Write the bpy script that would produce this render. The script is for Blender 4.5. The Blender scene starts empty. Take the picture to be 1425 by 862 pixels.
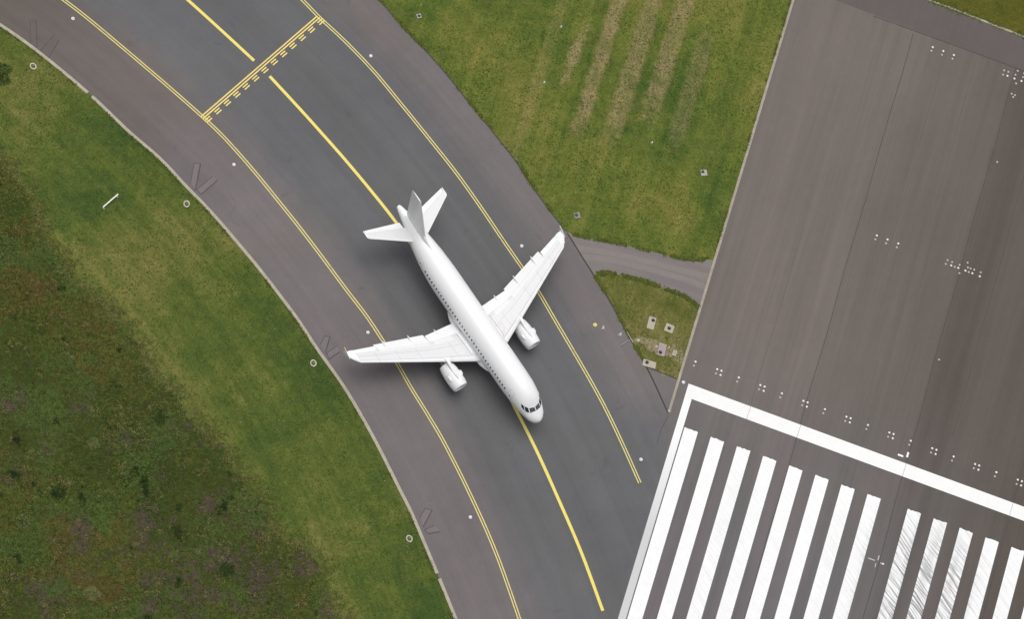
import bpy, bmesh, math, random
import numpy as np
from mathutils import Vector, Matrix
from mathutils.geometry import tessellate_polygon
R = math.radians
sc = bpy.context.scene
col = sc.collection

# ------------------------------------------------------------------ camera
# telephoto view from a helicopter about 600 m up, looking 26 degrees off straight down
FPX, PHI, TILT, HGT = 7285.147, 1.0251666, 0.4521548, 602.888
ORG = np.array([151.97, 250.31, 0.0])          # ground point in the middle of the view = world origin
d_ = np.array([math.cos(PHI), math.sin(PHI), 0]); k_ = np.array([-d_[1], d_[0], 0])
def _rot(v, a):
    v = np.array(v, float)
    return v*math.cos(a) + np.cross(k_, v)*math.sin(a) + k_*np.dot(k_, v)*(1-math.cos(a))
cR, cU, cF = _rot([1, 0, 0], -TILT), _rot([0, 1, 0], -TILT), _rot([0, 0, -1], -TILT)
CAM = np.array([0, 0, HGT]) - ORG
cam_d = bpy.data.cameras.new('camera')
cam = bpy.data.objects.new('camera', cam_d); col.objects.link(cam)
cam_d.sensor_width = 36; cam_d.sensor_fit = 'HORIZONTAL'
cam_d.lens = 36*FPX/1425
cam_d.clip_start = 1; cam_d.clip_end = 20000
m = Matrix(((cR[0], cU[0], -cF[0], CAM[0]), (cR[1], cU[1], -cF[1], CAM[1]), (cR[2], cU[2], -cF[2], CAM[2]), (0, 0, 0, 1)))
cam.matrix_world = m
sc.camera = cam

def at(px, py, z=0.0):
    """world point at height z seen at a pixel of the 1425x862 photograph (survey of the ground plan)"""
    v = cF*FPX + cR*(px-712.5) - cU*(py-431.0)
    return CAM + v*((z-CAM[2])/v[2])
RTH = -0.3317180; RA = np.array([math.cos(RTH), math.sin(RTH)]); RB = np.array([-RA[1], RA[0]])
RO = np.array([173.96009, 235.12967]) - ORG[:2]
def rw(s, l):                                  # runway grid: s across from the first stripe, l along
    return RO + s*RA + l*RB

# ------------------------------------------------------------------ sky, sun, exposure
SUN_EL, SUN_AZ = R(77), R(92)                  # azimuth counted from +X towards +Y
w = bpy.data.worlds.new('World'); sc.world = w; w.use_nodes = True
nt = w.node_tree; nt.nodes.clear()
out = nt.nodes.new('ShaderNodeOutputWorld'); bg = nt.nodes.new('ShaderNodeBackground')
sky = nt.nodes.new('ShaderNodeTexSky'); sky.sky_type = 'NISHITA'; sky.sun_disc = False
sky.sun_elevation = SUN_EL; sky.sun_rotation = math.pi/2 - SUN_AZ
sky.air_density = 1.0; sky.dust_density = 4.0; sky.ozone_density = 1.0; sky.altitude = 100
hs = nt.nodes.new('ShaderNodeHueSaturation'); hs.inputs['Saturation'].default_value = 0.22   # cloud cover
nt.links.new(sky.outputs[0], hs.inputs['Color']); nt.links.new(hs.outputs[0], bg.inputs[0])
bg.inputs[1].default_value = 0.115
nt.links.new(bg.outputs[0], out.inputs[0])
sd = bpy.data.lights.new('sun', 'SUN'); so = bpy.data.objects.new('sun', sd); col.objects.link(so)
sd.energy = 1.25; sd.angle = R(55); sd.color = (1.0, .97, .93)
sv = Vector((math.cos(SUN_EL)*math.cos(SUN_AZ), math.cos(SUN_EL)*math.sin(SUN_AZ), math.sin(SUN_EL)))
so.rotation_euler = sv.to_track_quat('Z', 'Y').to_euler(); so.location = sv*300
sc.view_settings.view_transform = 'Standard'; sc.view_settings.look = 'None'
sc.view_settings.gamma = 1; sc.view_settings.use_curve_mapping = False
sc.view_settings.exposure = 0.15

# ------------------------------------------------------------------ helpers
rng = np.random.default_rng(7); random.seed(7)
def setp(o, label=None, cat=None, group=None, kind=None):
    for k, v in (('label', label), ('category', cat), ('group', group), ('kind', kind)):
        if v: o[k] = v
    return o
def link(name, me, parent=None):
    o = bpy.data.objects.new(name, me); col.objects.link(o)
    if parent: o.parent = parent
    return o
def empty(name, loc, rz=0):
    o = bpy.data.objects.new(name, None); col.objects.link(o)
    o.empty_display_size = .3; o.location = loc; o.rotation_euler = (0, 0, rz); return o

class MB:
    def __init__(s): s.v = []; s.f = []; s.mi = []
    def add(s, vs, fs, mi=0):
        b = len(s.v); s.v += [tuple(map(float, p)) for p in vs]
        s.f += [tuple(b+i for i in f) for f in fs]; s.mi += [mi]*len(fs)
    def loft(s, rings, closed=True, cap0=False, cap1=False, mi=0, flip=False):
        n = len(rings[0]); vs = [p for r in rings for p in r]; fs = []
        for a in range(len(rings)-1):
            for i in range(n if closed else n-1):
                j = (i+1) % n
                q = (a*n+i, a*n+j, (a+1)*n+j, (a+1)*n+i)
                fs.append(q[::-1] if flip else q)
        if cap0: fs.append(tuple(range(n))[::-1] if not flip else tuple(range(n)))
        if cap1:
            t = tuple((len(rings)-1)*n+i for i in range(n)); fs.append(t if not flip else t[::-1])
        s.add(vs, fs, mi)
    def box(s, c, sx, sy, sz, rz=0, mi=0):          # centred in x,y; c is the middle of the base
        ca, sa = math.cos(rz), math.sin(rz); vs = []
        for z in (0, sz):
            for x, y in ((-1, -1), (1, -1), (1, 1), (-1, 1)):
                X, Y = x*sx/2, y*sy/2
                vs.append((c[0]+X*ca-Y*sa, c[1]+X*sa+Y*ca, c[2]+z))
        s.add(vs, [(3, 2, 1, 0), (4, 5, 6, 7), (0, 1, 5, 4), (1, 2, 6, 5), (2, 3, 7, 6), (3, 0, 4, 7)], mi)
    def lathe(s, c, prof, n=20, mi=0, sx=1, sy=1, rz=0):  # prof [(r,z)...] from bottom outside to top centre
        ca, sa = math.cos(rz), math.sin(rz); rings = []
        for r, z in prof:
            ring = []
            for i in range(n):
                a = 2*math.pi*i/n; X, Y = r*math.cos(a)*sx, r*math.sin(a)*sy
                ring.append((c[0]+X*ca-Y*sa, c[1]+X*sa+Y*ca, c[2]+z))
            rings.append(ring)
        s.loft(rings, cap0=True, cap1=True, mi=mi)
    def tube(s, p, q, r0, r1=None, n=12, mi=0):
        r1 = r0 if r1 is None else r1
        p, q = Vector(p), Vector(q); d = (q-p).normalized()
        u = d.orthogonal().normalized(); v = d.cross(u)
        s.loft([[p+(u*math.cos(2*math.pi*i/n)+v*math.sin(2*math.pi*i/n))*r0 for i in range(n)],
                [q+(u*math.cos(2*math.pi*i/n)+v*math.sin(2*math.pi*i/n))*r1 for i in range(n)]], cap0=True, cap1=True, mi=mi)
    def build(s, name, mats, parent=None, smooth=True, angle=35):
        me = bpy.data.meshes.new(name); me.from_pydata(s.v, [], s.f)
        if not isinstance(mats, (list, tuple)): mats = [mats]
        for m_ in mats: me.materials.append(m_)
        me.polygons.foreach_set('material_index', s.mi)
        bm = bmesh.new(); bm.from_mesh(me); bmesh.ops.remove_doubles(bm, verts=bm.verts, dist=1e-5)
        bmesh.ops.recalc_face_normals(bm, faces=bm.faces); bm.to_mesh(me); bm.free()
        if smooth:
            me.polygons.foreach_set('use_smooth', [True]*len(me.polygons)); me.set_sharp_from_angle(angle=R(angle))
        me.update()
        return link(name, me, parent)

def catmull(P, n=8):
    P = [np.array(p, float)[:2] for p in P]
    Q = [2*P[0]-P[1]] + P + [2*P[-1]-P[-2]]; o = []
    for i in range(1, len(Q)-2):
        p0, p1, p2, p3 = Q[i-1:i+3]
        for t in np.linspace(0, 1, n, endpoint=False):
            o.append(.5*((2*p1)+(p2-p0)*t+(2*p0-5*p1+4*p2-p3)*t*t+(3*p1-p0-3*p2+p3)*t**3))
    o.append(Q[-2]); return np.array(o)
def px(pts, z=0): return [at(x, y, z)[:2] for x, y in pts]
def curve(pts, n=8): return catmull(px(pts), n)
def normals(P):
    T = np.gradient(P, axis=0); T /= np.linalg.norm(T, axis=1)[:, None]
    return np.stack([-T[:, 1], T[:, 0]], 1)
def polygon(name, P, z, mat):
    P = [(p[0], p[1], z) for p in P]
    tris = tessellate_polygon([[Vector(p) for p in P]])
    me = bpy.data.meshes.new(name); me.from_pydata(P, [], [tuple(t) for t in tris])
    bm = bmesh.new(); bm.from_mesh(me); bmesh.ops.recalc_face_normals(bm, faces=bm.faces)
    if sum(f.normal.z*f.calc_area() for f in bm.faces) < 0: bmesh.ops.reverse_faces(bm, faces=bm.faces)
    bm.to_mesh(me); bm.free(); me.materials.append(mat)
    return setp(link(name, me), kind='structure')
def ribbon_mb(mb, P, off, wd, z, th=0, mi=0):
    """a painted line / kerb strip of width wd whose middle runs off to the left of P"""
    P = np.array(P, float)[:, :2]; N = normals(P); a = P+N*(off+wd/2); b = P+N*(off-wd/2)
    if th <= 0:
        n = len(P); mb.add([(*q, z) for q in a]+[(*q, z) for q in b], [(i, n+i, n+i+1, i+1) for i in range(n-1)], mi)
    else:
        rings = [[(*a[i], z), (*a[i], z+th), (*b[i], z+th), (*b[i], z)] for i in range(len(P))]
        mb.loft(rings, cap0=True, cap1=True, mi=mi)
def ribbon(name, P, off, wd, z, mat, th=0):
    mb = MB(); ribbon_mb(mb, P, off, wd, z, th)
    return setp(mb.build(name, mat, smooth=False), kind='structure')
def dense(P, step=1.0):
    P = np.array(P, float)[:, :2]; o = [P[0]]
    for a, b in zip(P[:-1], P[1:]):
        n = max(1, int(np.linalg.norm(b-a)/step))
        o += [a+(b-a)*t for t in np.linspace(0, 1, n+1)[1:]]
    return np.array(o)

# ------------------------------------------------------------------ materials
class NT:
    def __init__(s, name, rough=.9, spec=.2):
        s.m = bpy.data.materials.new(name); s.m.use_nodes = True; s.t = s.m.node_tree; s.t.nodes.clear()
        s.o = s.t.nodes.new('ShaderNodeOutputMaterial'); s.b = s.t.nodes.new('ShaderNodeBsdfPrincipled')
        s.t.links.new(s.b.outputs[0], s.o.inputs[0]); s.b.inputs['Roughness'].default_value = rough
        s.b.inputs['Specular IOR Level'].default_value = spec
        s.pos = s.t.nodes.new('ShaderNodeNewGeometry').outputs['Position']
    def l(s, a, b): s.t.links.new(a, b)
    def n(s, t): return s.t.nodes.new(t)
    def mapping(s, rz=0, scale=(1, 1, 1), loc=(0, 0, 0)):
        # offset, turn, then scale
        a = s.n('ShaderNodeVectorMath'); a.operation = 'SUBTRACT'; s.l(s.pos, a.inputs[0]); a.inputs[1].default_value = loc
        r = s.n('ShaderNodeVectorRotate'); r.rotation_type = 'Z_AXIS'; s.l(a.outputs[0], r.inputs['Vector']); r.inputs['Angle'].default_value = -rz
        c = s.n('ShaderNodeVectorMath'); c.operation = 'MULTIPLY'; s.l(r.outputs[0], c.inputs[0]); c.inputs[1].default_value = scale
        return c.outputs[0]
    def polar(s, scale=(1, 1, 1), loc=(0, 0, 0)):
        # distance from the centre of the taxiway bend, and distance along the bend
        a = s.n('ShaderNodeVectorMath'); a.operation = 'SUBTRACT'; s.l(s.pos, a.inputs[0]); a.inputs[1].default_value = (BC[0], BC[1], 0)
        o = s.sep(a.outputs[0]); X, Y = o[0], o[1]
        r = s.math('SQRT', s.math('ADD', s.math('MULTIPLY', X, X), s.math('MULTIPLY', Y, Y))); g = s.math('MULTIPLY', s.math('ARCTAN2', Y, X), 170.0)
        c = s.n('ShaderNodeCombineXYZ')
        s.l(s.math('MULTIPLY_ADD', r, scale[0], loc[0]), c.inputs[0]); s.l(s.math('MULTIPLY_ADD', g, scale[1], loc[1]), c.inputs[1])
        return c.outputs[0]
    def noise(s, scale, detail=4, vec=None, rough=.55, dist=0):
        q = s.n('ShaderNodeTexNoise'); q.inputs['Scale'].default_value = scale; q.inputs['Detail'].default_value = detail
        q.inputs['Roughness'].default_value = rough; q.inputs['Distortion'].default_value = dist
        s.l(vec if vec is not None else s.pos, q.inputs['Vector']); return q.outputs['Fac']
    def math(s, op, a, b=None, c=None, clamp=False):
        q = s.n('ShaderNodeMath'); q.operation = op; q.use_clamp = clamp
        for i, x in enumerate((a, b, c)):
            if x is None: continue
            if isinstance(x, (int, float)): q.inputs[i].default_value = x
            else: s.l(x, q.inputs[i])
        return q.outputs[0]
    def sway(s, f, amp): return s.math('MULTIPLY_ADD', s.math('SUBTRACT', f, .5), amp*2, 1.0)    # 1 +- amp
    def ramp(s, f, stops, interp='LINEAR'):
        q = s.n('ShaderNodeValToRGB'); e = q.color_ramp.elements; q.color_ramp.interpolation = interp
        while len(e) < len(stops): e.new(0.5)
        for i, (p, c) in enumerate(stops):
            e[i].position = p
            e[i].color = (*c, 1) if isinstance(c, (tuple, list)) else (c, c, c, 1)
        s.l(f, q.inputs[0]); return q.outputs[0]
    def mix(s, f, a, b, mode='MIX'):
        q = s.n('ShaderNodeMix'); q.data_type = 'RGBA'; q.blend_type = mode
        for i, x in ((0, f), (6, a), (7, b)):
            if isinstance(x, (int, float)): q.inputs[i].default_value = x
            elif isinstance(x, tuple): q.inputs[i].default_value = (*x, 1)
            else: s.l(x, q.inputs[i])
        return q.outputs[2]
    def rgb(s, c):
        q = s.n('ShaderNodeRGB'); q.outputs[0].default_value = (*c, 1); return q.outputs[0]
    def scale(s, c, f):
        q = s.n('ShaderNodeVectorMath'); q.operation = 'SCALE'
        s.l(s.rgb(c) if isinstance(c, tuple) else c, q.inputs[0])
        if isinstance(f, (int, float)): q.inputs['Scale'].default_value = f
        else: s.l(f, q.inputs['Scale'])
        return q.outputs[0]
    def sep(s, v):
        q = s.n('ShaderNodeSeparateXYZ'); s.l(v, q.inputs[0]); return q.outputs
    def prod(s, *fs):
        r = fs[0]
        for f in fs[1:]: r = s.math('MULTIPLY', r, f)
        return r
    def out(s, c, bump=None, bs=.3, bd=.02):
        if isinstance(c, tuple): s.b.inputs['Base Color'].default_value = (*c, 1)
        else: s.l(c, s.b.inputs['Base Color'])
        if bump is not None:
            q = s.n('ShaderNodeBump'); q.inputs['Strength'].default_value = bs; q.inputs['Distance'].default_value = bd
            s.l(bump, q.inputs['Height']); s.l(q.outputs[0], s.b.inputs['Normal'])
        return s.m
BC = (-156.5, -88.2)                            # centre of the taxiway bend
RO3 = (float(RO[0]), float(RO[1]), 0.0)

def asphalt(name, c, rz=0.0, streak=.06, big=.10, alt=None):
    N = NT(name, .92, .25)
    f = N.prod(N.sway(N.noise(.045, 4), big*1.6), N.sway(N.noise(.5, 6), .06), N.sway(N.noise(7, 3), .10),
               N.sway(N.noise(1, 4, N.mapping(rz, (.9, .03, 1))), streak*1.8), N.sway(N.noise(1, 3, N.mapping(rz, (2.2, .06, 1), (5, 9, 0))), streak))
    base = N.mix(N.ramp(N.noise(.07, 3), [(.35, 0.0), (.65, 1.0)]), c, alt or c)
    return N.out(N.scale(base, f), N.noise(30, 3), .25, .01)
def taxi_mat():
    """outer shoulders are a warmer, paler asphalt; the strip the aircraft use has worn to neutral grey"""
    N = NT('taxiway_asphalt', .92, .25)
    r = N.sep(N.polar())[0]
    wob = N.math('MULTIPLY', N.math('SUBTRACT', N.noise(.16, 4), .5), 5.0)
    d = N.math('ABSOLUTE', N.math('ADD', N.math('SUBTRACT', r, 175.6), wob))
    lane = N.math('MULTIPLY', N.math('SUBTRACT', 13.5, d), 1/4.5, clamp=True)
    Y = N.sep(N.mapping(RTH, (1, 1, 1), RO3))[1]
    low = N.math('MULTIPLY', N.math('SUBTRACT', N.math('ADD', wob, 4.0), Y), .14, clamp=True)
    right = N.math('MULTIPLY', N.math('SUBTRACT', r, 178.0), .4, clamp=True)
    k = N.math('MAXIMUM', lane, N.math('MULTIPLY', low, right))
    warm = N.mix(N.ramp(N.noise(.06, 3), [(.38, 0.0), (.62, 1.0)]), (.160, .140, .143), (.157, .140, .135))
    g = N.sep(N.polar())[1]                                        # browner asphalt up the taxiway, darkened in colour to mimic lens vignetting
    vignette = N.math('MULTIPLY', N.math('SUBTRACT', g, 118.0), 1/45, clamp=True)
    warm = N.mix(vignette, warm, (.118, .100, .088))
    grey = N.mix(N.ramp(N.noise(.09, 3), [(.38, 0.0), (.62, 1.0)]), (.122, .120, .121), (.117, .116, .123))
    f = N.prod(N.sway(N.noise(.05, 4), .20), N.sway(N.noise(.35, 5), .09), N.sway(N.noise(7, 3), .11), N.sway(N.noise(2, 4), .05),
               N.sway(N.noise(1, 4, N.polar((.55, .02, 1))), .15), N.sway(N.noise(1, 3, N.polar((1.7, .05, 1), (5, 9, 0))), .07))
    stain = N.ramp(N.noise(.30, 5, None, .65, .8), [(.63, 1.0), (.74, .80)])
    c = N.scale(N.mix(k, warm, grey), f)
    trail = N.math('MULTIPLY', N.math('SUBTRACT', 3.4, N.math('ABSOLUTE', N.math('SUBTRACT', r, 175.4))), .5, clamp=True)   # nose wheel rubber
    c = N.mix(N.prod(trail, N.noise(1, 3, N.polar((1.2, .06, 1), (2, 2, 0))), .28), c, (.085, .083, .085))
    return N.out(N.mix(1.0, c, stain, 'MULTIPLY'), N.noise(30, 3), .25, .01)
M = {}
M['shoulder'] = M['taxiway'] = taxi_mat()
M['link'] = asphalt('worn_link_asphalt', (.205, .180, .168), R(75), .10, .08, (.186, .162, .158))
M['overrun'] = asphalt('overrun_asphalt', (.116, .099, .093), RTH, .05, .10)
def runway_mat():
    N = NT('grooved_runway_asphalt', .92, .25)
    v = N.mapping(RTH, (1, 1, 1), RO3); X, Y, Z = N.sep(v)
    wob = N.math('MULTIPLY', N.math('SUBTRACT', N.noise(.25, 3), .5), .8)
    s = N.math('MULTIPLY', N.math('ADD', N.math('ADD', X, 3), wob), 1/70)
    p = lambda q: (q+3)/70
    tone = N.ramp(s, [(0, (.152, .131, .119)), (p(6), (.154, .133, .119)), (p(14.0), (.145, .125, .111)), (p(14.6), (.137, .118, .104)),
                      (p(21), (.134, .116, .102)), (p(28.6), (.126, .107, .094)), (p(29.4), (.102, .086, .075)), (p(32.6), (.090, .075, .065)), (p(34.4), (.105, .090, .079)),
                      (p(43.6), (.096, .082, .071)), (p(44.2), (.090, .076, .066)), (1, (.095, .081, .07))])
    near = N.math('MULTIPLY', N.math('SUBTRACT', 16, Y), 1/26, clamp=True)          # worn greyer where traffic turns on
    side = N.math('MULTIPLY', N.math('SUBTRACT', 46, X), 1/22, clamp=True)
    tone = N.mix(N.math('MULTIPLY', near, side), tone, N.mix(N.ramp(N.noise(.12, 3, N.mapping(RTH, (1, .3, 1))), [(.4, 0.0), (.6, 1.0)]), (.148, .130, .134), (.128, .124, .124)))
    f = N.prod(N.sway(N.noise(.04, 4), .15), N.sway(N.noise(7, 3), .09), N.sway(N.noise(.6, 5), .06),
               N.sway(N.noise(1, 4, N.mapping(RTH, (.30, .012, 1))), .16), N.sway(N.noise(1, 5, N.mapping(RTH, (1.0, .022, 1), (3, 3, 0)), .68), .20), N.sway(N.noise(1, 3, N.mapping(RTH, (4.0, .05, 1), (1, 8, 0)), .6), .08))
    return N.out(N.scale(tone, f), N.noise(30, 3), .25, .01)
M['runway'] = runway_mat()

def grass(name, cols, rz, stripe=(.25, .01), amp=.18, extra=None, bend=False):
    """cols: deep green, mid green, yellowed; long soft mowing bands across rz (or round the taxiway bend)"""
    N = NT(name, .95, .1)
    mp = (lambda sc, lo=(0, 0, 0): N.polar(sc, lo)) if bend else (lambda sc, lo=(0, 0, 0): N.mapping(rz, sc, lo))
    big = N.noise(.05, 5, None, .62); med = N.noise(.45, 6, None, .68); fine = N.noise(4.0, 6, None, .75)
    band = N.noise(1, 3, mp((stripe[0], stripe[1], 1)), .55)
    thin = N.noise(1, 4, mp((1.5, .03, 1), (7, 2, 0)), .6)
    t = N.math('ADD', N.math('ADD', N.math('MULTIPLY', big, .62), N.math('MULTIPLY', band, .22)), N.math('ADD', N.math('MULTIPLY', med, .20), N.math('MULTIPLY', thin, .09)))
    c = N.ramp(t, [(.46, cols[0]), (.565, cols[1]), (.70, cols[2])])
    if extra: c = extra(N, c, med, fine)
    f = N.prod(N.sway(fine, .72), N.sway(N.noise(1.5, 6, None, .75), amp*2.2), N.sway(thin, .15), N.sway(band, .12), N.sway(med, .22))
    return N.out(N.scale(c, f), fine, .9, .08)
def infield_extra(N, c, med, fine):
    X, Y, Z = N.sep(N.mapping(RTH, (1, 1, 1), RO3))
    tot = c
    rag = N.math('MULTIPLY', N.math('SUBTRACT', N.noise(.8, 6, None, .72), .5), 2.6)
    for s0, s1, l0, l1, a in ((-28.9, -27.4, 39.5, 50, 1.0), (-25.6, -23.6, 33, 70, 1.0), (-21.6, -19.0, 34, 70, .78), (-17.6, -15.0, 39, 70, .85), (-13.2, -10.8, 36, 56, .45), (-32.5, -30.8, 20, 70, .25)):
        xx = N.math('ADD', X, rag); yy = N.math('ADD', Y, N.math('MULTIPLY', rag, 6))
        m_ = N.prod(N.math('MULTIPLY', N.math('SUBTRACT', xx, s0-.2), 1.6, clamp=True), N.math('MULTIPLY', N.math('SUBTRACT', s1+.2, xx), 1.6, clamp=True),
                    N.math('MULTIPLY', N.math('SUBTRACT', yy, l0), .25, clamp=True), N.math('MULTIPLY', N.math('SUBTRACT', l1, yy), .3, clamp=True))
        sp = N.prod(N.ramp(fine, [(.36, .45), (.56, 1.0)]), N.ramp(N.noise(.35, 4), [(.36, .45), (.58, 1.0)]))
        tot = N.mix(N.prod(m_, sp, a, .85), tot, (.300, .215, .120))
    return tot
# mown grass left of the taxiway: bands follow the pavement edge (arc centre fitted further below)
G_left = ((.050, .084, .020), (.088, .116, .024), (.180, .162, .050))
G_in = ((.056, .098, .020), (.112, .140, .026), (.205, .180, .050))
M['infield'] = grass('infield_grass', G_in, RTH, (.32, .012), .16, extra=infield_extra)
M['meadow'] = grass('mown_meadow_grass', G_left, 0, (.26, .014), .18, bend=True)
M['island'] = grass('thin_island_grass', ((.075, .098, .018), (.130, .130, .036), (.215, .180, .075)), RTH, (.5, .3), .25)
M['verge'] = grass('verge_grass', ((.062, .074, .011), (.086, .090, .014), (.110, .098, .022)), RTH+R(90), (.2, .02), .2)
M['heath_soil'] = grass('heath_ground', ((.034, .044, .010), (.052, .056, .013), (.066, .054, .018)), .4, (.1, .1), .3)
M['ground'] = grass('open_grass', G_left, 0, (.05, .05), .18)

def plain(name, c, rough=.8, spec=.3, var=.08, sc_=3.0, metal=0):
    N = NT(name, rough, spec); N.b.inputs['Metallic'].default_value = metal
    return N.out(N.scale(c, N.prod(N.sway(N.noise(sc_, 5), var), N.sway(N.noise(sc_*6, 3), var*.6))))
def paint(name, c, wear=.25, scuff=False, gone=(.17, .16, .155)):
    N = NT(name, .75, .3)
    f = N.prod(N.sway(N.noise(.8, 5), .05), N.sway(N.noise(9, 4), .06))
    cc = N.scale(c, f)
    wr = N.math('MAXIMUM', N.ramp(N.noise(6, 6, None, .75), [(.60, 0.0), (.72, wear)]), N.ramp(N.noise(.7, 6, None, .7), [(.58, 0.0), (.75, wear*.8)]))
    cc = N.mix(wr, cc, gone)
    if scuff:
        X, Y, Z = N.sep(N.mapping(RTH, (1, 1, 1), RO3))
        a = R(-60)
        st = N.noise(1, 5, N.mapping(a+R(90), (3.6, .055, 1)), .7); st2 = N.noise(1, 4, N.mapping(a+R(100), (6.5, .09, 1), (4, 4, 0)), .65)
        lines = N.math('MAXIMUM', N.ramp(st, [(.50, 0.0), (.60, 1.0)]), N.ramp(st2, [(.52, 0.0), (.62, .9)]))
        q = lambda s_: (s_+4)/54
        msk = N.ramp(N.math('MULTIPLY', N.math('ADD', X, 4), 1/54), [(0, .02), (q(5), .04), (q(9), .13), (q(12), .07), (q(20), .04), (q(26), .14), (q(30), .75), (q(33), .95), (q(37), 1.0), (q(40), .75), (q(43), .18), (1, .08)])
        low = N.math('MULTIPLY_ADD', Y, -.12, .20, clamp=True)
        cc = N.mix(N.prod(lines, msk, low), cc, (.13, .13, .135))
        cc = N.mix(N.prod(N.ramp(N.noise(1, 3, N.mapping(RTH, (.9, .05, 1))), [(.48, 0.0), (.62, .30)]), msk, low), cc, (.28, .28, .28))
    return N.out(cc)
M['white'] = paint('white_runway_paint', (.84, .84, .835), .15, True)
M['bar'] = paint('white_bar_paint', (.825, .825, .805), .14)
def side_mat():
    N = NT('worn_side_stripe_paint', .75, .3)
    X, Y, Z = N.sep(N.mapping(RTH, (1, 1, 1), RO3))
    t = N.math('MULTIPLY', N.math('ADD', Y, 16), 1/14, clamp=True)      # rubbed grey where aircraft turn on
    c = N.mix(t, (.56, .56, .56), (.83, .83, .825))
    c = N.mix(N.ramp(N.noise(5, 6, None, .75), [(.55, 0.0), (.75, .45)]), c, (.25, .25, .25))
    return N.out(c)
M['side'] = side_mat()
M['yellow'] = paint('yellow_centre_paint', (.79, .66, .165), .3)
M['yellow_edge'] = paint('yellow_edge_paint', (.72, .62, .22), .8)
M['yellow_hold'] = paint('yellow_hold_paint', (.80, .64, .20), .4)
M['kerb'] = plain('pale_concrete_edging', (.40, .36, .285), .9, .2, .30, 1.2)
M['edge_dull'] = plain('weathered_edging', (.34, .305, .25), .9, .2, .35, .9)
M['concrete'] = plain('weathered_concrete', (.42, .38, .30), .9, .2, .22, 2.5)
M['mauve_concrete'] = plain('stained_concrete', (.36, .30, .30), .9, .2, .2, 2.5)
M['joint'] = plain('joint_sealant', (.075, .068, .065), .8, .2, .3, .8)
M['seam'] = plain('pavement_seam', (.062, .055, .053), .8, .2, .3, .6)
M['ghost'] = plain('blackened_marking', (.100, .086, .089), .9, .2, .25, 1.5)
M['ghost_fill'] = plain('removed_marking', (.178, .156, .158), .9, .2, .10, 1.5)
M['ghost_vignette'] = plain('removed_vignetted_marking', (.128, .110, .100), .9, .2, .10, 1.5)  # darker copy of the fill, following the vignette painted into the shoulder
M['grit'] = plain('gravelly_soil', (.235, .20, .115), .95, .1, .75, 2.8)
M['rut'] = plain('tyre_worn_asphalt', (.215, .190, .176), .95, .2, .12, 1.5)
M['lens'] = plain('white_light_glass', (.74, .73, .74), .25, .5, .02)
M['dull_lens'] = plain('dull_light_glass', (.42, .40, .40), .4, .5, .05)
M['casting'] = plain('cast_housing', (.30, .29, .28), .5, .5, .1)
M['hole'] = plain('dark_fitting', (.035, .03, .04), .6, .4, .1)
M['whitepaint'] = plain('white_painted_metal', (.74, .73, .66), .5, .4, .05)
M['yellowpaint'] = plain('yellow_painted_metal', (.70, .62, .10), .5, .4, .05)

# ------------------------------------------------------------------ ground plan (traced on the ground plane)
L_kerb = curve([(-160, -62), (-70, -8), (0, 34), (56, 74), (125, 131.4), (178.6, 182.4), (222, 220), (255, 255), (296.8, 298.8), (346.9, 357.4), (380, 399), (414.3, 444.9), (441.3, 486), (480, 541), (520, 610), (556.3, 682), (573, 715.5), (596, 769.8), (615, 815), (634, 862), (668, 950), (700, 1050)])
R_edge = curve([(400, -140), (470, -62), (528, 0), (561.2, 38.3), (607.2, 86.8), (653, 143), (714.3, 220), (740, 259), (768, 297.4), (789.5, 325), (808.9, 356), (827, 384.5), (850, 422), (871.4, 462), (901, 514), (929.5, 575)])
Y_left = curve([(-70, -100), (10, -52), (89.3, 0), (168.4, 64), (283, 163.5), (336.8, 218.9), (394, 288), (437, 343), (480, 401), (509.8, 440), (533.6, 476), (552.2, 505.5), (572.5, 541), (596, 579), (620, 620.5), (655, 690.5), (690, 770), (722.6, 862), (755, 960), (780, 1050)])
Y_right = curve([(290, -130), (360, -60), (421.2, 0), (444.1, 23.5), (482, 59), (520.7, 99.5), (560, 147), (600, 196.5), (635.9, 242), (670, 290), (702.1, 337.5), (728.8, 376), (748.5, 405), (773, 447), (799.5, 492), (822, 531), (842, 568), (865, 616), (890.3, 672.7)])
C_up = curve([(120, -130), (190, -64), (261.7, 0), (308, 42), (353.5, 84.2)])
C_dn = curve([(375.2, 105.9), (418.6, 153), (450, 188), (479.9, 222), (515, 264), (551.2, 310), (600, 380), (650, 452), (690, 520), (712.7, 561), (745, 624.5), (777.6, 696.6), (809, 770), (838.8, 851)])

g = MB(); g.add([(-4000, -4000, 0), (4000, -4000, 0), (4000, 4000, 0), (-4000, 4000, 0)], [(0, 1, 2, 3)])
setp(g.build('ground', M['ground'], smooth=False), kind='structure')

heath_edge = px([(-200, -60), (-60, 120), (0, 222), (25, 262), (47, 297), (64, 330), (81, 361), (108, 392), (131.4, 418), (165, 455), (202, 499), (232.4, 536), (259, 575), (283, 605.7), (320, 649.5), (353.6, 683), (384, 723.6), (411, 764), (441, 801), (472, 850), (500, 900), (560, 1010)])
far_left = [at(400, 1300)[:2], at(-700, 1300)[:2], at(-900, -100)[:2]]
he_ = dense(heath_edge, .35); hn_ = normals(he_); rr_ = np.random.default_rng(9)
hw_ = np.cumsum(rr_.normal(0, .16, len(he_))); hw_ = hw_-np.convolve(np.pad(hw_, 20, mode='edge'), np.ones(41)/41, 'valid'); hw_ = np.clip(hw_*1.6, -1.1, 1.1)
heath_edge = [p for p in he_+hn_*hw_[:, None]]                # ragged where heath and mown grass meet
heath_poly = [np.array(p) for p in heath_edge] + far_left
polygon('heath_ground', heath_poly, .004, M['heath_soil'])
meadow_poly = [np.array(p) for p in L_kerb] + [at(600, 1120)[:2]] + [np.array(p) for p in heath_edge[::-1]] + [at(-260, -140)[:2]]
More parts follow.
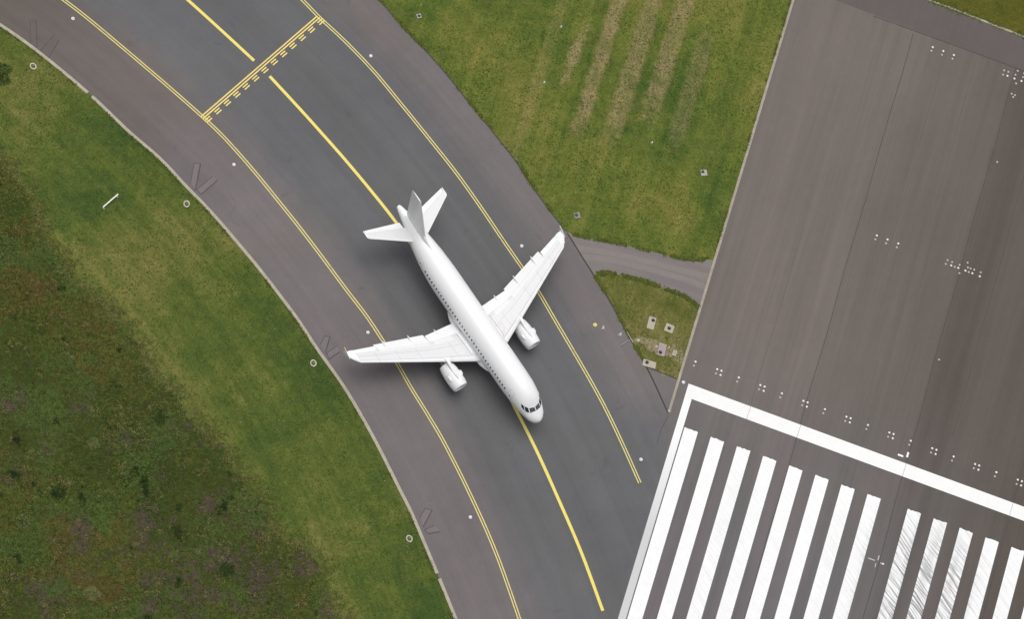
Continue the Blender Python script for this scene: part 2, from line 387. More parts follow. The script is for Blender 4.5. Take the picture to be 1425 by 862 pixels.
polygon('meadow', meadow_poly, .008, M['meadow'])

# pavements
shoulder_poly = list(L_kerb) + [rw(-.4, -70), rw(-.4, -5), rw(-2.3, .9)] + list(R_edge[::-1])
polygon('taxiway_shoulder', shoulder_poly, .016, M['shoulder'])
lane = list(Y_left) + [rw(-.5, -68), rw(-.5, -13)] + list(Y_right[::-1])
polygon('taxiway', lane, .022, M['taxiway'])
polygon('runway', [rw(-2.45, 66.6), rw(64, 66.6), rw(64, -260), rw(-1.2, -260), rw(-1.2, -5), rw(-2.45, 1)], .028, M['runway'])
polygon('runway_overrun', [rw(-2.45, 71.5), rw(64, 71.4), rw(64, 66.6), rw(-2.45, 66.6)], .028, M['overrun'])
link_up = curve([(788.5, 323), (812, 330), (854.8, 338.2), (903.3, 349.7), (944, 359), (966, 361.5), (992, 361.8)])
link_dn = curve([(826.8, 383.5), (836, 380.5), (847, 379.8), (870, 384), (898, 391.5), (923.4, 400.7), (953, 412.7), (974, 428)])
polygon('link_road', list(link_up) + [rw(-2.45, 25.5)] + list(link_dn[::-1]), .016, M['link'])
def near_i(P, p): return int(np.argmin(np.linalg.norm(np.array(P)[:, :2]-np.array(p)[:2], axis=1)))
# infield: between taxiway edge, link road and runway edge
ie = list(R_edge[:near_i(R_edge, at(789.5, 325))])
infield_poly = ie + list(link_up) + [rw(-2.45, 24), rw(-2.45, 170), rw(-70, 170)]
polygon('infield_grass', infield_poly, .008, M['infield'])
isl_dn = px([(897.4, 510), (920, 519), (945.7, 529.5)])
ii = list(R_edge[near_i(R_edge, at(826, 383.5)):near_i(R_edge, at(897, 509))])
island_poly = ii + list(isl_dn) + [rw(-2.45, 6)] + list(link_dn[::-1])
polygon('grass_island', island_poly, .012, M['island'])
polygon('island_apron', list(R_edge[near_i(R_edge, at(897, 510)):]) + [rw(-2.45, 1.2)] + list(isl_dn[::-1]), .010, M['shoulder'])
polygon('verge', [rw(2, 71.9), rw(140, 71.7), rw(140, 200), rw(2, 200)], .008, M['verge'])

# faint wheel tracks worn into the link road
for k, t in enumerate((.36, .58)):
    n = 20; A = np.array([link_up[int(i*(len(link_up)-1)/n)] for i in range(n+1)]); B = np.array([link_dn[int(i*(len(link_dn)-1)/n)] for i in range(n+1)])
    ribbon('wheel_track', A*(1-t)+B*t, 0, .8, .021, M['rut'])
# dark seams along pavement edges
ribbon('pavement_seam', R_edge[[i for i, p in enumerate(R_edge) if p[1] < at(789, 324)[1]]], 0, .20, .030, M['seam'])
ribbon('pavement_seam', [p for p in R_edge if p[1] >= at(789, 324)[1]], 0, .16, .030, M['seam'])
ribbon('pavement_seam', isl_dn, 0, .14, .030, M['seam'])
ribbon('pavement_seam', px([(930, 578), (921, 596), (914, 618)]), 0, .05, .031, M['seam'])
# longitudinal runway joints
for s, l0, l1, wd in ((14.3, 65.9, -60, .09), (29.0, 66.5, -60, .11), (33.9, 66, 12, .07), (43.9, 66, -60, .08), (7.46, 30, -60, .03), (19.2, 62, 30, .035), (23.5, 60, 38, .03)):
    P = np.array([rw(s+.06*math.sin(l*.31+s), l) for l in np.linspace(l0, l1, 60)])
    ribbon('pavement_joint', P, 0, wd, .0315, M['joint'])
ribbon('pavement_joint', dense([rw(8.5, 66.4), rw(27.4, 66.6), rw(60, 66.6)]), 0, .14, .0315, M['joint'])

# ------------------------------------------------------------------ painted markings
for i in range(8+8):
    s0 = 3.6*i + (1.9665 if i >= 8 else 0); l1 = 0 + random.uniform(-.05, .05)
    P = [rw(s0, -.03), rw(s0, -30), rw(s0+1.84, -30), rw(s0+1.84, random.uniform(-.08, .04))] + [rw(s0+1.84*u, random.uniform(-.09, .05)) for u in (.85, .7, .55, .4, .25, .1)]
    polygon('threshold_stripe', P, .036, M['white'])
polygon('threshold_bar', [rw(-1.12, 4.05), rw(-1.12, 5.95), rw(61, 5.95), rw(61, 4.05)], .036, M['bar'])
polygon('runway_side_stripe', [rw(-1.12, 4.045), rw(-.16, 4.045), rw(-.16, -60), rw(-1.12, -60)], .036, M['side'])
for s in (7.46, 14.38, 29.0, 43.9):
    ribbon('pavement_joint', dense([rw(s, 5.97), rw(s-.02, 5), rw(s-.06, 4.03)], .4), 0, .055, .0395, plain('paint_crack', (.34, .31, .31)))
for Yl in (Y_left, Y_right):
    ribbon('taxiway_edge_line', Yl, .165, .14, .036, M['yellow_edge']); ribbon('taxiway_edge_line', Yl, -.165, .14, .036, M['yellow_edge'])
ribbon('taxiway_centre_line', C_up, 0, .41, .036, M['yellow']); ribbon('taxiway_centre_line', C_dn, 0, .41, .036, M['yellow'])
# runway holding position: two solid and two broken lines
hA, hB = at(279.5, 162.5)[:2], at(441.5, 22.0)[:2]
hd = (hB-hA); hl = np.linalg.norm(hd); hd /= hl; hn = np.array([hd[1], -hd[0]])
for k in (0, 1): ribbon('holding_position_line', dense([hA+hn*(.36*k), hB+hn*(.36*k)+hd*.1*k], 2), 0, .175, .040, M['yellow_hold'])
nd = 13
for k in (2, 3):
    mb = MB()
    for i in range(nd):
        t0 = .05+i*(hl-.75)/(nd-1); a = hA+hd*t0+hn*(.36*k-.02); ribbon_mb(mb, [a, a+hd*.92], 0, .17, .040)
    setp(mb.build('holding_position_line', M['yellow_hold'], smooth=False), kind='structure')
# blackened remains of old markings on the left shoulder
for a, b, c, d in (((41.9, 27.3), (42.5, 59), (50.3, 28.4), (51.3, 66)), ((55.5, 71.2), (75.4, 47.7), (68, 80), (82, 56)),
                   ((270.2, 226.7), (264.8, 256), (279, 227.8), (271.8, 264.3)), ((273.5, 264), (295.8, 245.5), (280, 270.6), (303, 250.7)),
                   ((451.8, 468.2), (446, 479.7), (459, 469.2), (452.8, 491.2)), ((454.5, 491.5), (469.5, 481.8), (458, 500.6), (472.7, 490)),
                   ((591.8, 708.2), (584, 721.8), (601.2, 711.3), (588.6, 734.3)), ((591, 738), (604.3, 732.2), (596, 743.5), (612.7, 740.6))):
    A, B, C, D = (at(*q)[:2] for q in (a, b, c, d))
    polygon('faded_marking', [A, B, D, C], .032, M['ghost_vignette'] if a[1] < 100 else M['ghost_fill'])
    mb = MB()
    for p, q, wd in ((A, B, .10), (C, D, .16), (A, C, .10)): ribbon_mb(mb, dense([p, q], .5), 0, wd, .0345)
    setp(mb.build('faded_marking', M['ghost'], smooth=False), kind='structure')

# ------------------------------------------------------------------ concrete edgings
ks = L_kerb; arc = np.concatenate([[0], np.cumsum(np.linalg.norm(np.diff(ks, axis=0), axis=1))])
def arc_at(p): return arc[np.argmin(np.linalg.norm(ks-np.array(p)[:2], axis=1))]
g1, g2 = arc_at(at(125, 131.4)), arc_at(at(612, 803))
def sub(a, b):
    n = max(4, int((b-a)/.8)); t = np.linspace(a, b, n)
    return np.stack([np.interp(t, arc, ks[:, 0]), np.interp(t, arc, ks[:, 1])], 1)
for a, b in ((arc[0], g1-.35), (g1+.35, g2-.5), (g2+.25, arc[-1])): ribbon('concrete_edging', sub(a, b), 0, .42, .0, M['kerb'], .06)
ribbon('concrete_edging', dense([rw(-2.5, 150), rw(-2.5, 1.35)], 2), 0, .34, .0, M['edge_dull'], .07)
ribbon('concrete_edging', dense([rw(14.5, 71.7), rw(19, 71.75), rw(26, 71.6), rw(40, 71.65), rw(64, 71.6)], 2), 0, .26, .0, M['kerb'], .05)
mb = MB(); q = rw(-2.5, 1.35); mb.lathe((q[0], q[1], 0), [(.2, 0), (.2, .071), (.0, .074)]); setp(mb.build('edging_end', M['kerb']), kind='structure')
# bare gritty soil
def blotch(name, c, rx, ry, rz, z, mat, n=40):
    P = []
    for i in range(n):
        a = 2*math.pi*i/n; r = 1+.25*math.sin(3*a+c[0])+.18*math.sin(7*a+c[1])+random.uniform(-.15, .15)
        X, Y = rx*r*math.cos(a), ry*r*math.sin(a)
        P.append((c[0]+X*math.cos(rz)-Y*math.sin(rz), c[1]+X*math.sin(rz)+Y*math.cos(rz)))
    return polygon(name, P, z, mat)
for (x, y, rx, ry, rz) in ((903, 478, 1.3, .8, -.3), (922, 486, 1.6, .75, -.35), (938, 491, 1.1, .75, -.4), (890, 473, .6, .45, 0), (946, 497, .5, .9, -.3), (925, 521, .6, .3, -.3)):
    blotch('gritty_soil', at(x, y)[:2], rx, ry, rz, .0155+random.uniform(0, .001), M['grit'])

# ------------------------------------------------------------------ vegetation (nobody could count it)
def vnoise(x, y, sc_, seed):
    r = np.random.default_rng(seed); G = r.random((256, 256))
    X, Y = x/sc_+100, y/sc_+100; i = np.floor(X).astype(int); j = np.floor(Y).astype(int); u = X-i; v = Y-j
    u = u*u*(3-2*u); v = v*v*(3-2*v); i %= 255; j %= 255
    return (G[i, j]*(1-u)+G[i+1, j]*u)*(1-v)+(G[i, j+1]*(1-u)+G[i+1, j+1]*u)*v
def fbm(x, y, sc_, seed, o=4):
    t = 0; a = 1; n = 0
    for k in range(o): t = t+a*vnoise(x, y, sc_/2**k, seed+k); n += a; a *= .55
    return t/n
def inside(P, x, y):
    P = np.array(P)[:, :2]; c = np.zeros(len(x), bool); j = len(P)-1
    for i in range(len(P)):
        xi, yi = P[i]; xj, yj = P[j]
        q = ((yi > y) != (yj > y)) & (x < (xj-xi)*(y-yi)/(yj-yi+1e-12)+xi); c ^= q; j = i
    return c
def scatter(n, poly, box, seed):
    r = np.random.default_rng(seed); x = r.uniform(box[0], box[1], n); y = r.uniform(box[2], box[3], n)
    k = inside(poly, x, y); return x[k], y[k], r
def leaf_mass(name, x, y, z0, rad, hgt, idx, mats, r, k=5, leaf=.09, kind_label=None):
    """k small leaf triangles round each plant; idx picks the plant's colour"""
    n = len(x); N = n*k
    cx = np.repeat(x, k); cy = np.repeat(y, k); rr = np.repeat(rad, k); hh = np.repeat(hgt, k); lf = np.repeat(leaf if hasattr(leaf, '__len__') else np.full(n, leaf), k)
    a = r.uniform(0, 2*np.pi, N); d = rr*np.sqrt(r.random(N)); q = d/np.maximum(rr, 1e-4)
    px_ = cx+d*np.cos(a); py_ = cy+d*np.sin(a); pz = z0+hh*(1-q*q*.85)*r.uniform(.55, 1, N)
    b = r.uniform(0, 2*np.pi, N); tl = r.uniform(-.55, .55, N)
    V = np.zeros((N, 3, 3))
    for t, ph in enumerate((0, 2.3, 4.0)):
        L = lf*r.uniform(.7, 1.3, N)
        V[:, t, 0] = px_+L*np.cos(b+ph); V[:, t, 1] = py_+L*np.sin(b+ph); V[:, t, 2] = np.maximum(pz+L*np.sin(tl+ph)*.6, z0+.005)
    me = bpy.data.meshes.new(name); me.vertices.add(N*3); me.vertices.foreach_set('co', V.astype(np.float32).ravel())
    me.loops.add(N*3); me.loops.foreach_set('vertex_index', np.arange(N*3, dtype=np.int32))
    me.polygons.add(N); me.polygons.foreach_set('loop_start', np.arange(0, N*3, 3, dtype=np.int32))
    for q_ in mats: me.materials.append(q_)
    me.polygons.foreach_set('material_index', np.repeat(idx, k).astype(np.int32)); me.update(calc_edges=True)
    return setp(link(name, me), kind_label, None, None, 'stuff')
def leafmat(name, c):
    N = NT(name, .9, .1)
    return N.out(N.scale(c, N.prod(N.sway(N.noise(1.5, 5, None, .7), .55), N.sway(N.noise(9, 2), .45))))
LV = [leafmat('dark_heath_leaf', (.060, .090, .020)), leafmat('olive_heath_leaf', (.112, .128, .028)), leafmat('brown_heath_leaf', (.122, .094, .030)),
      leafmat('fresh_leaf', (.084, .128, .032)), leafmat('heather_bloom', (.118, .088, .070)), leafmat('pale_dry_leaf', (.20, .18, .08)), leafmat('deep_bush_leaf', (.022, .038, .012))]
x, y, r = scatter(150000, heath_poly, (-84, -14, -62, 36), 3)
dens = fbm(x, y, 2.2, 5); k = r.random(len(x)) < .45+.8*dens; x, y, dens = x[k], y[k], dens[k]
n1 = fbm(x, y, 9, 21); n2 = fbm(x, y, 5, 33); n3 = fbm(x, y, 1.6, 44); jit = r.normal(0, .055, len(x))
low = np.clip((-y-8)/34, 0, 1)                           # heather blooms more towards the near corner
east = np.clip((x+66)/40, 0, 1)
t = n1*.42+n2*.30+n3*.28+jit*1.3
idx = np.where(t < .45, 0, np.where(t < .565, 1, 2))
idx = np.where((n2+jit > .55) & (n1 < .62), 3, idx)
idx = np.where((fbm(x, y, 4.0, 77)+jit*1.6+.22*low*east > .74) & (low > .05), 4, idx)
idx = np.where((n3 > .60) & (r.random(len(x)) < .14), 5, idx)
idx = np.where((fbm(x, y, 2.0, 91)+jit*.6 > .765), 6, idx)
rad = .16+.30*n3*r.random(len(x)); hgt = .06+.46*np.clip(n3-.25, 0, 1)*r.uniform(.6, 1.4, len(x))+.18*(idx == 6)
leaf_mass('heath', x, y, .004, rad, hgt, idx, LV, r, 6, .085, 'dark heath of low brown and green heather')
GV = [leafmat('deep_grass', (.052, .082, .016)), leafmat('mid_grass', (.098, .122, .022)), leafmat('yellowed_grass', (.185, .165, .050)), leafmat('pale_flower', (.40, .42, .26)), leafmat('bright_grass', (.080, .128, .026))]
def lawn(poly, box, n, seed, z, dry, flowers, label):
    x, y, r = scatter(n, poly, box, seed); q = fbm(x, y, 3.0, seed+1)*.5+fbm(x, y, .9, seed+9)*.5+r.normal(0, .07, len(x))+dry
    idx = np.where(q < .47, 0, np.where(q < .60, 1, 2)); idx = np.where(fbm(x, y, 1.3, seed+5) > .69, 4, idx)
    idx = np.where(r.random(len(x)) < flowers*np.clip(fbm(x, y, 7, seed+3)*4-1.6, 0, 1), 3, idx)
    k = r.random(len(x)) < .35+.9*fbm(x, y, 1.1, seed+7)
    x, y, idx = x[k], y[k], idx[k]
    leaf_mass('grass', x, y, z, .05+.09*r.random(len(x)), .02+.05*r.random(len(x)), idx, GV, r, 4, np.where(idx == 3, .042, .055), label)
lawn(meadow_poly, (-84, -4, -62, 46), 90000, 11, .008, -.03, .012, 'mown green grass beside the curved taxiway')
lawn(infield_poly, (-26, 46, 2, 62), 70000, 12, .008, .05, .006, 'mown yellow green grass between taxiway and runway')
lawn(island_poly, (8, 30, -16, 8), 5200, 13, .012, .09, .02, 'rough thin grass on the small triangle')
lawn([rw(2, 71.9), rw(140, 71.7), rw(140, 120), rw(2, 120)], (40, 90, 25, 60), 6000, 14, .008, .0, .01, 'grass beyond the runway end')
# broken pale weeds along the heath boundary and a dark bush at the far corner
def bush(x, y, rx, hh, mats_i, label, n=700, name='bush'):
    r = np.random.default_rng(int(abs(x*100)+abs(y*10))); th = r.uniform(0, 2*np.pi, n); d = np.sqrt(r.random(n))
    X = x+rx*d*np.cos(th)*(.7+.5*np.sin(th*2+x)**2); Y = y+rx*d*np.sin(th)
    o = leaf_mass(name, X, Y, .01, np.full(n, .12), hh*(1.05-d**2)*r.uniform(.6, 1, n), r.choice(mats_i, n), LV, r, 3, .075)
    del o['kind']
    # seat the origin at the plant's foot
    me = o.data; me.transform(Matrix.Translation((-x, -y, 0))); o.location = (x, y, 0)
    setp(o, label, 'bush'); return o
bq = at(2, 103); bush(bq[0]-.3, bq[1], 1.7, .5, [6, 0, 0, 3], 'dark low bush in the grass at the left edge of the view, near the pavement', 600)
for (X, Y, rx, hh, mi, lb) in ((232, 618, 1.0, .55, [3, 3, 0], 'bright green shrub in the heath, the largest and nearest the middle of it'), (214, 678, .9, .5, [3, 0], 'green shrub in the brown heath just below the largest bright green one'),
                               (130, 618, .8, .5, [3, 5, 0], 'pale silvery green shrub in the upper part of the heath'), (80, 687, 1.3, .6, [6, 6, 0], 'blackish low bush in the heath near the left edge'),
                               (33, 727, 1.0, .6, [6, 3, 5], 'grey green shrub close to the left edge, below the blackish bush'), (316, 795, 1.2, .5, [6, 0], 'dark green bush among the purple heather'), (243, 774, .6, .4, [3], 'small fresh green shrub alone in the lower heath'),
                               (128, 826, 1.0, .45, [3, 5], 'pale green shrub near the bottom edge of the heath'), (222, 583, 1.0, .5, [6, 0], 'dark bush on the upper heath close to the mown grass')):
    q = at(X, Y); bush(q[0], q[1], rx, hh, mi, lb, 420)
HE = np.array(heath_edge); r = np.random.default_rng(5)
X = []; Y = []
for i in range(2600):
    p = HE[r.integers(20, len(HE)-20)]; X.append(p[0]+r.normal(.15, .35)); Y.append(p[1]+r.normal(.05, .35))
X = np.array(X); Y = np.array(Y); k = fbm(X, Y, 3.2, 61) > .47; X, Y = X[k], Y[k]
leaf_mass('dry_grass', X, Y, .008, np.full(len(X), .12), np.full(len(X), .16), r.choice([5, 1, 2, 5], len(X)), LV, r, 4, .075, 'pale dry grass along the edge of the heath')
def band(n, mean, sd, seed, idxs, mats, nm, rad, hgt, lab):
    r = np.random.default_rng(seed); i = r.integers(0, len(HE)-1, n); Nn = normals(HE); o = r.normal(mean, sd, n); q = HE[i]+Nn[i]*o[:, None]+r.normal(0, .15, (n, 2))
    k = fbm(q[:, 0], q[:, 1], 1.8, seed) > .44; q = q[k]
    leaf_mass(nm, q[:, 0], q[:, 1], .008, rad*(.6+.8*r.random(len(q))), hgt*(.5+r.random(len(q))), r.choice(idxs, len(q)), mats, r, 5, .07, lab)
band(9000, .3, .9, 71, [0, 1, 1, 2, 3, 5], LV, 'heath', .16, .12, 'low heath plants spreading into the mown grass'); band(8000, -.5, 1.0, 72, [0, 1, 1, 2, 4], GV, 'grass', .14, .12, 'grass running into the edge of the heath')
x, y, r = scatter(1500, [at(190, 470)[:2], at(222, 470)[:2], at(300, 590)[:2], at(262, 590)[:2]], (-60, -30, -20, 0), 8)
xg, yg, r = scatter(2600, island_poly, (8, 30, -16, -4), 18); kg = fbm(xg, yg, 1.2, 3) > .46; xg, yg = xg[kg], yg[kg]
leaf_mass('dry_grass', xg, yg, .018, np.full(len(xg), .1), np.full(len(xg), .05), r.choice([5, 1, 2, 3], len(xg)), LV, r, 4, .06, 'dry weeds scattered over the gritty triangle')
leaf_mass('dry_grass', x, y, .008, np.full(len(x), .12), np.full(len(x), .06), r.choice([5, 5, 1], len(x)), LV, r, 4, .07, 'pale dry grass patch on the meadow beside the heath')

def creep(P, off, wid, n, seed, thr, z):
    P = np.array(P)[:, :2]; Nn = normals(P); r = np.random.default_rng(seed); i = r.integers(0, len(P)-1, n); t = r.random(n)[:, None]
    q = P[i]*(1-t)+P[i+1]*t; o = off+r.normal(0, wid, n); q = q+Nn[i]*o[:, None]
    k = fbm(q[:, 0], q[:, 1], 1.6, seed+2) > thr; q = q[k]
    leaf_mass('grass', q[:, 0], q[:, 1], z, .07+.08*r.random(len(q)), .05+.05*r.random(len(q)), r.choice([0, 1, 1, 2, 4], len(q)), GV, r, 4, .055, 'grass creeping over the pavement edge')
creep(dense(L_kerb, .5), -.34, .10, 4500, 31, .55, .03); creep(dense(ie, .5), .14, .13, 6000, 32, .48, .016); creep(dense(list(ii), .5), .08, .12, 2200, 33, .48, .018)
creep(dense([rw(-2.5, 70), rw(-2.5, 26)], .5), -.24, .09, 2600, 34, .56, .03); creep(dense(link_up, .5), .05, .14, 2600, 35, .45, .017); creep(dense(link_dn, .5), -.05, .16, 2600, 36, .42, .017); creep(dense([rw(15, 71.8), rw(60, 71.8)], .5), .0, .25, 3000, 37, .46, .02)
# ------------------------------------------------------------------ airliner
PH = -1.0080
fw_ = np.array([math.cos(PH), math.sin(PH)]); f0 = np.array([math.cos(-1.0064062), math.sin(-1.0064062)])
P0 = np.array([154.31003, 233.5336]) - ORG[:2]
nose0 = P0 - f0*17 + fw_*17
plane = empty('airliner', (nose0[0], nose0[1], .022), PH+math.pi)
setp(plane, 'white twin engined passenger jet taxiing along the yellow centre line', 'airplane')
def gloss(name, c, rough=.32, spec=.5, var=.012):
    N = NT(name, rough, spec)
    return N.out(N.scale(c, N.prod(N.sway(N.noise(.9, 4), var), N.sway(N.noise(6, 3), var*.7))))
A_w = gloss('white_fuselage_paint', (.84, .84, .84)); A_g = gloss('pale_grey_wing_paint', (.70, .705, .71), .4, .4, .03)
A_l = gloss('light_wing_paint', (.82, .82, .825), .38, .4, .015); A_j = gloss('grey_joint_paint', (.42, .43, .44), .5); A_p = gloss('spoiler_paint', (.755, .76, .765), .4, .4, .02); A_e = gloss('grey_outline_paint', (.60, .61, .62), .5)
A_m = plain('bare_metal', (.55, .55, .56), .3, .5, .04, 3, 1); A_d = plain('dark_engine_metal', (.05, .05, .055), .45, .5, .1)
A_t = plain('tyre_rubber', (.025, .025, .025), .85, .2, .1); A_k = gloss('window_black_glass', (.014, .016, .02), .06, .6); A_f = gloss('windscreen_glass', (.055, .065, .075), .05, 1.0)  # windscreen base colour lightened to stand for sky reflected in the panes
A_y = gloss('yellow_tip_paint', (.70, .64, .25), .4); A_s = gloss('cabin_window_glass', (.03, .033, .04), .15, .5)
def rub(name, o): return o

def pchip(xs, ys, x):
    xs = np.array(xs, float); ys = np.array(ys, float); h = np.diff(xs); d = np.diff(ys)/h; m = np.zeros_like(ys)
    for i in range(1, len(xs)-1):
        if d[i-1]*d[i] > 0:
            w1 = 2*h[i]+h[i-1]; w2 = h[i]+2*h[i-1]; m[i] = (w1+w2)/(w1/d[i-1]+w2/d[i])
    m[0] = d[0]; m[-1] = d[-1]
    i = np.clip(np.searchsorted(xs, x)-1, 0, len(xs)-2); t = (x-xs[i])/h[i]
    return (2*t**3-3*t**2+1)*ys[i]+(t**3-2*t**2+t)*h[i]*m[i]+(-2*t**3+3*t**2)*ys[i+1]+(t**3-t**2)*h[i]*m[i+1]
X0, XS = .36, (33.52-.36)/33.84
FS = [ # x, half width, top, centre, bottom
 (0.0, .02, 3.07, 3.05, 3.03), (.06, .26, 3.30, 3.05, 2.80), (.2, .53, 3.50, 3.06, 2.58), (.5, .86, 3.74, 3.12, 2.36), (1.0, 1.18, 4.03, 3.24, 2.17), (1.6, 1.38, 4.36, 3.40, 2.05),
 (2.2, 1.565, 4.86, 3.55, 1.95), (2.8, 1.69, 5.27, 3.66, 1.88), (3.5, 1.79, 5.55, 3.74, 1.83), (4.5, 1.89, 5.77, 3.80, 1.79), (5.6, 1.95, 5.87, 3.83, 1.77), (7, 1.975, 5.90, 3.83, 1.76), (14, 1.975, 5.90, 3.83, 1.76),
 (21.3, 1.975, 5.90, 3.83, 1.76), (23, 1.95, 5.90, 3.87, 1.90), (25, 1.83, 5.89, 3.99, 2.28), (27, 1.61, 5.86, 4.18, 2.80), (29, 1.30, 5.79, 4.42, 3.36), (31, .92, 5.66, 4.70, 3.94), (32.5, .60, 5.48, 4.89, 4.40), (33.4, .38, 5.30, 4.98, 4.70), (33.75, .24, 5.18, 5.0, 4.82), (33.84, .10, 5.08, 5.0, 4.92)]
FX = [X0+q[0]*XS for q in FS]
def fstat(x):
    return [float(pchip(FX, [q[i] for q in FS], x)) for i in (1, 2, 3, 4)]
def fus(x, th, off=0.0):
    """skin point: th degrees from the crown, positive to starboard"""
    def S(x, th):
        hw, tp, zc, bt = fstat(min(max(x, FX[0]), FX[-1])); a = R(th); c = math.cos(a)
        return Vector((x, hw*math.sin(a), zc+((tp-zc) if c > 0 else (zc-bt))*c))
    p = S(x, th)
    if off:
        e = .02; dx = S(x+e, th)-S(x-e, th); dt = S(x, th+1)-S(x, th-1); n = dt.cross(dx).normalized()
        if n.dot(p-Vector((x, 0, fstat(x)[2]))) < 0: n = -n
        p = p+n*off
    return p
def skin(name, corners, off, mat, parent, n=5, thick=.012):
    """a panel lying on the fuselage; corners (x, th) in order"""
    mb = MB(); c = corners; top = []; bot = []
    for i in range(n+1):
        u = i/n
        for j in range(n+1):
            v = j/n
            x = (c[0][0]*(1-u)+c[1][0]*u)*(1-v)+(c[3][0]*(1-u)+c[2][0]*u)*v
            t = (c[0][1]*(1-u)+c[1][1]*u)*(1-v)+(c[3][1]*(1-u)+c[2][1]*u)*v
            top.append(fus(x, t, off)); bot.append(fus(x, t, off-thick))
    N1 = n+1; fs = [(i*N1+j, i*N1+j+1, (i+1)*N1+j+1, (i+1)*N1+j) for i in range(n) for j in range(n)]
    q = len(top); rim = [j for j in range(N1)]+[i*N1+n for i in range(1, N1)]+[n*N1+j for j in range(n-1, -1, -1)]+[i*N1 for i in range(n-1, 0, -1)]
    fs += [(rim[i], rim[(i+1) % len(rim)], rim[(i+1) % len(rim)]+q, rim[i]+q) for i in range(len(rim))]
    mb.add(top+bot, fs); return mb.build(name, mat, parent)

mb = MB(); xs = sorted(set([X0+.0, X0+.02, X0+.05, X0+.1, X0+.16, X0+.25]+list(np.linspace(X0+.35, 7, 36))+list(np.linspace(7.5, 20.5, 14))+list(np.linspace(21, 33.3, 40))+[33.4, 33.46, 33.5, 33.52]))
mb.loft([[fus(x, 360*i/56) for i in range(56)] for x in xs], cap0=True, cap1=True)
body = mb.build('fuselage', A_w, plane, angle=60)
mb = MB(); mb.tube((33.40, 0, 5.0), (33.56, 0, 5.01), .17, .15); mb.build('exhaust_nozzle', A_d, body)
# belly fairing
mb = MB(); rings = []
for t in np.linspace(0, 1, 26):
    x = 9.2+t*9.9; k = min(1, math.sin(math.pi*min(t, 1-t)*1.0)*1.9)**.6 if 0 < t < 1 else 0.02
    hw, top_, bt = 1.3+.82*k, 2.2+.80*k, 2.1-.62*k
    rings.append([(x, hw*math.sin(2*math.pi*i/36), 2.3+((top_-2.3) if math.cos(2*math.pi*i/36) > 0 else (2.3-bt))*math.cos(2*math.pi*i/36)) for i in range(36)])
mb.loft(rings, cap0=True, cap1=True); mb.build('belly_fairing', A_w, plane, angle=60)

# cockpit windows
for s in (1, -1):
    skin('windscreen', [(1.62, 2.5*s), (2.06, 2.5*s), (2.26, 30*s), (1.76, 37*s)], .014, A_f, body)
    skin('cockpit_window', [(1.84, 42*s), (2.34, 34*s), (2.76, 46*s), (2.22, 57*s)], .014, A_k, body)
    skin('cockpit_window', [(2.36, 59*s), (2.84, 48.5*s), (3.26, 53*s), (2.92, 62*s)], .014, A_k, body)
    # cabin windows
    for i in range(35):
        x = 6.12+i*.536
        zz = [4.50, 4.22]; hw, tp, zc, bt = fstat(x)
        th = [math.degrees(math.acos(max(-1, min(1, (z-zc)/(tp-zc))))) for z in zz]
        skin('cabin_window', [(x-.10, th[0]*s), (x+.10, th[0]*s), (x+.10, th[1]*s), (x-.10, th[1]*s)], .010, A_s, body, 2)
    for xa, wd in ((5.02, .86), (25.62, .80)):
        hw, tp, zc, bt = fstat(xa)
        t0 = math.degrees(math.acos(min(1, (5.05-zc)/(tp-zc)))); t1 = 101
        dr = skin('cabin_door', [(xa-wd/2, t0*s), (xa+wd/2, t0*s), (xa+wd/2, t1*s), (xa-wd/2, t1*s)], .008, A_e, body, 8)
        skin('door_panel', [(xa-wd/2+.06, (t0+2)*s), (xa+wd/2-.06, (t0+2)*s), (xa+wd/2-.06, (t1-2)*s), (xa-wd/2+.06, (t1-2)*s)], .016, A_w, dr, 8).name = 'door_panel'
        skin('door_window', [(xa-.09, 75*s), (xa+.09, 75*s), (xa+.09, 80*s), (xa-.09, 80*s)], .022, A_s, dr, 2)
    ex = skin('emergency_exit', [(12.95, 60*s), (13.47, 60*s), (13.47, 88*s), (12.95, 88*s)], .006, A_p, body, 5)

# ---- lifting surfaces
YT = 16.55
def w_le(y): return 11.02+(y-1.95)*.512
def w_te(y): return 17.14+(y-1.95)*.055 if y < 6.4 else 17.385+(y-6.4)*.289
def w_z(y): return 2.86+(y-1.95)*.0905+.0022*max(0, y-6)**1.6
def w_t(y): return .15-.045*min(1, (y-1.95)/8)
def foil(c, t): return 5*t*(.2969*math.sqrt(max(c, 0))-.126*c-.3516*c*c+.2843*c**3-.1036*c**4)
def camber(c): return .06*c*(1-c)
def wing_pt(y, c, up, s, le=w_le, te=w_te, z=w_z, t=w_t):
    a, b = le(y), te(y); ch = b-a; h = foil(c, t(y))*ch*up+camber(c)*ch*.5
    return (a+c*ch, s*y, z(y)+h-.035*c*ch)
def panel(name, mat, parent, s, y0, y1, c0, c1, ny=10, nc=8, lift=0.0, dx=0.0, fn=wing_pt, grow=0.0, droop=0.0):
    mb = MB(); rings = []
    for y in np.linspace(y0, y1, ny+1):
        a = c0(y) if callable(c0) else c0; b = c1(y) if callable(c1) else c1
        cs = [a+(b-a)*(.5-.5*math.cos(math.pi*i/nc)) if a < .02 else a+(b-a)*i/nc for i in range(nc+1)]
        up = [Vector(fn(y, c, 1, s)) for c in cs]; lo = [Vector(fn(y, c, -1, s)) for c in cs[::-1]]
        ring = up+lo
        for i, p in enumerate(ring):
            f = cs[i if i <= nc else 2*nc+1-i]; f = (f-a)/(b-a+1e-9)
            p.x += dx+grow*f; p.z += lift+(grow+droop)*-f
        rings.append(ring)
    mb.loft(rings, cap0=True, cap1=True); return mb.build(name, mat, parent, angle=40)
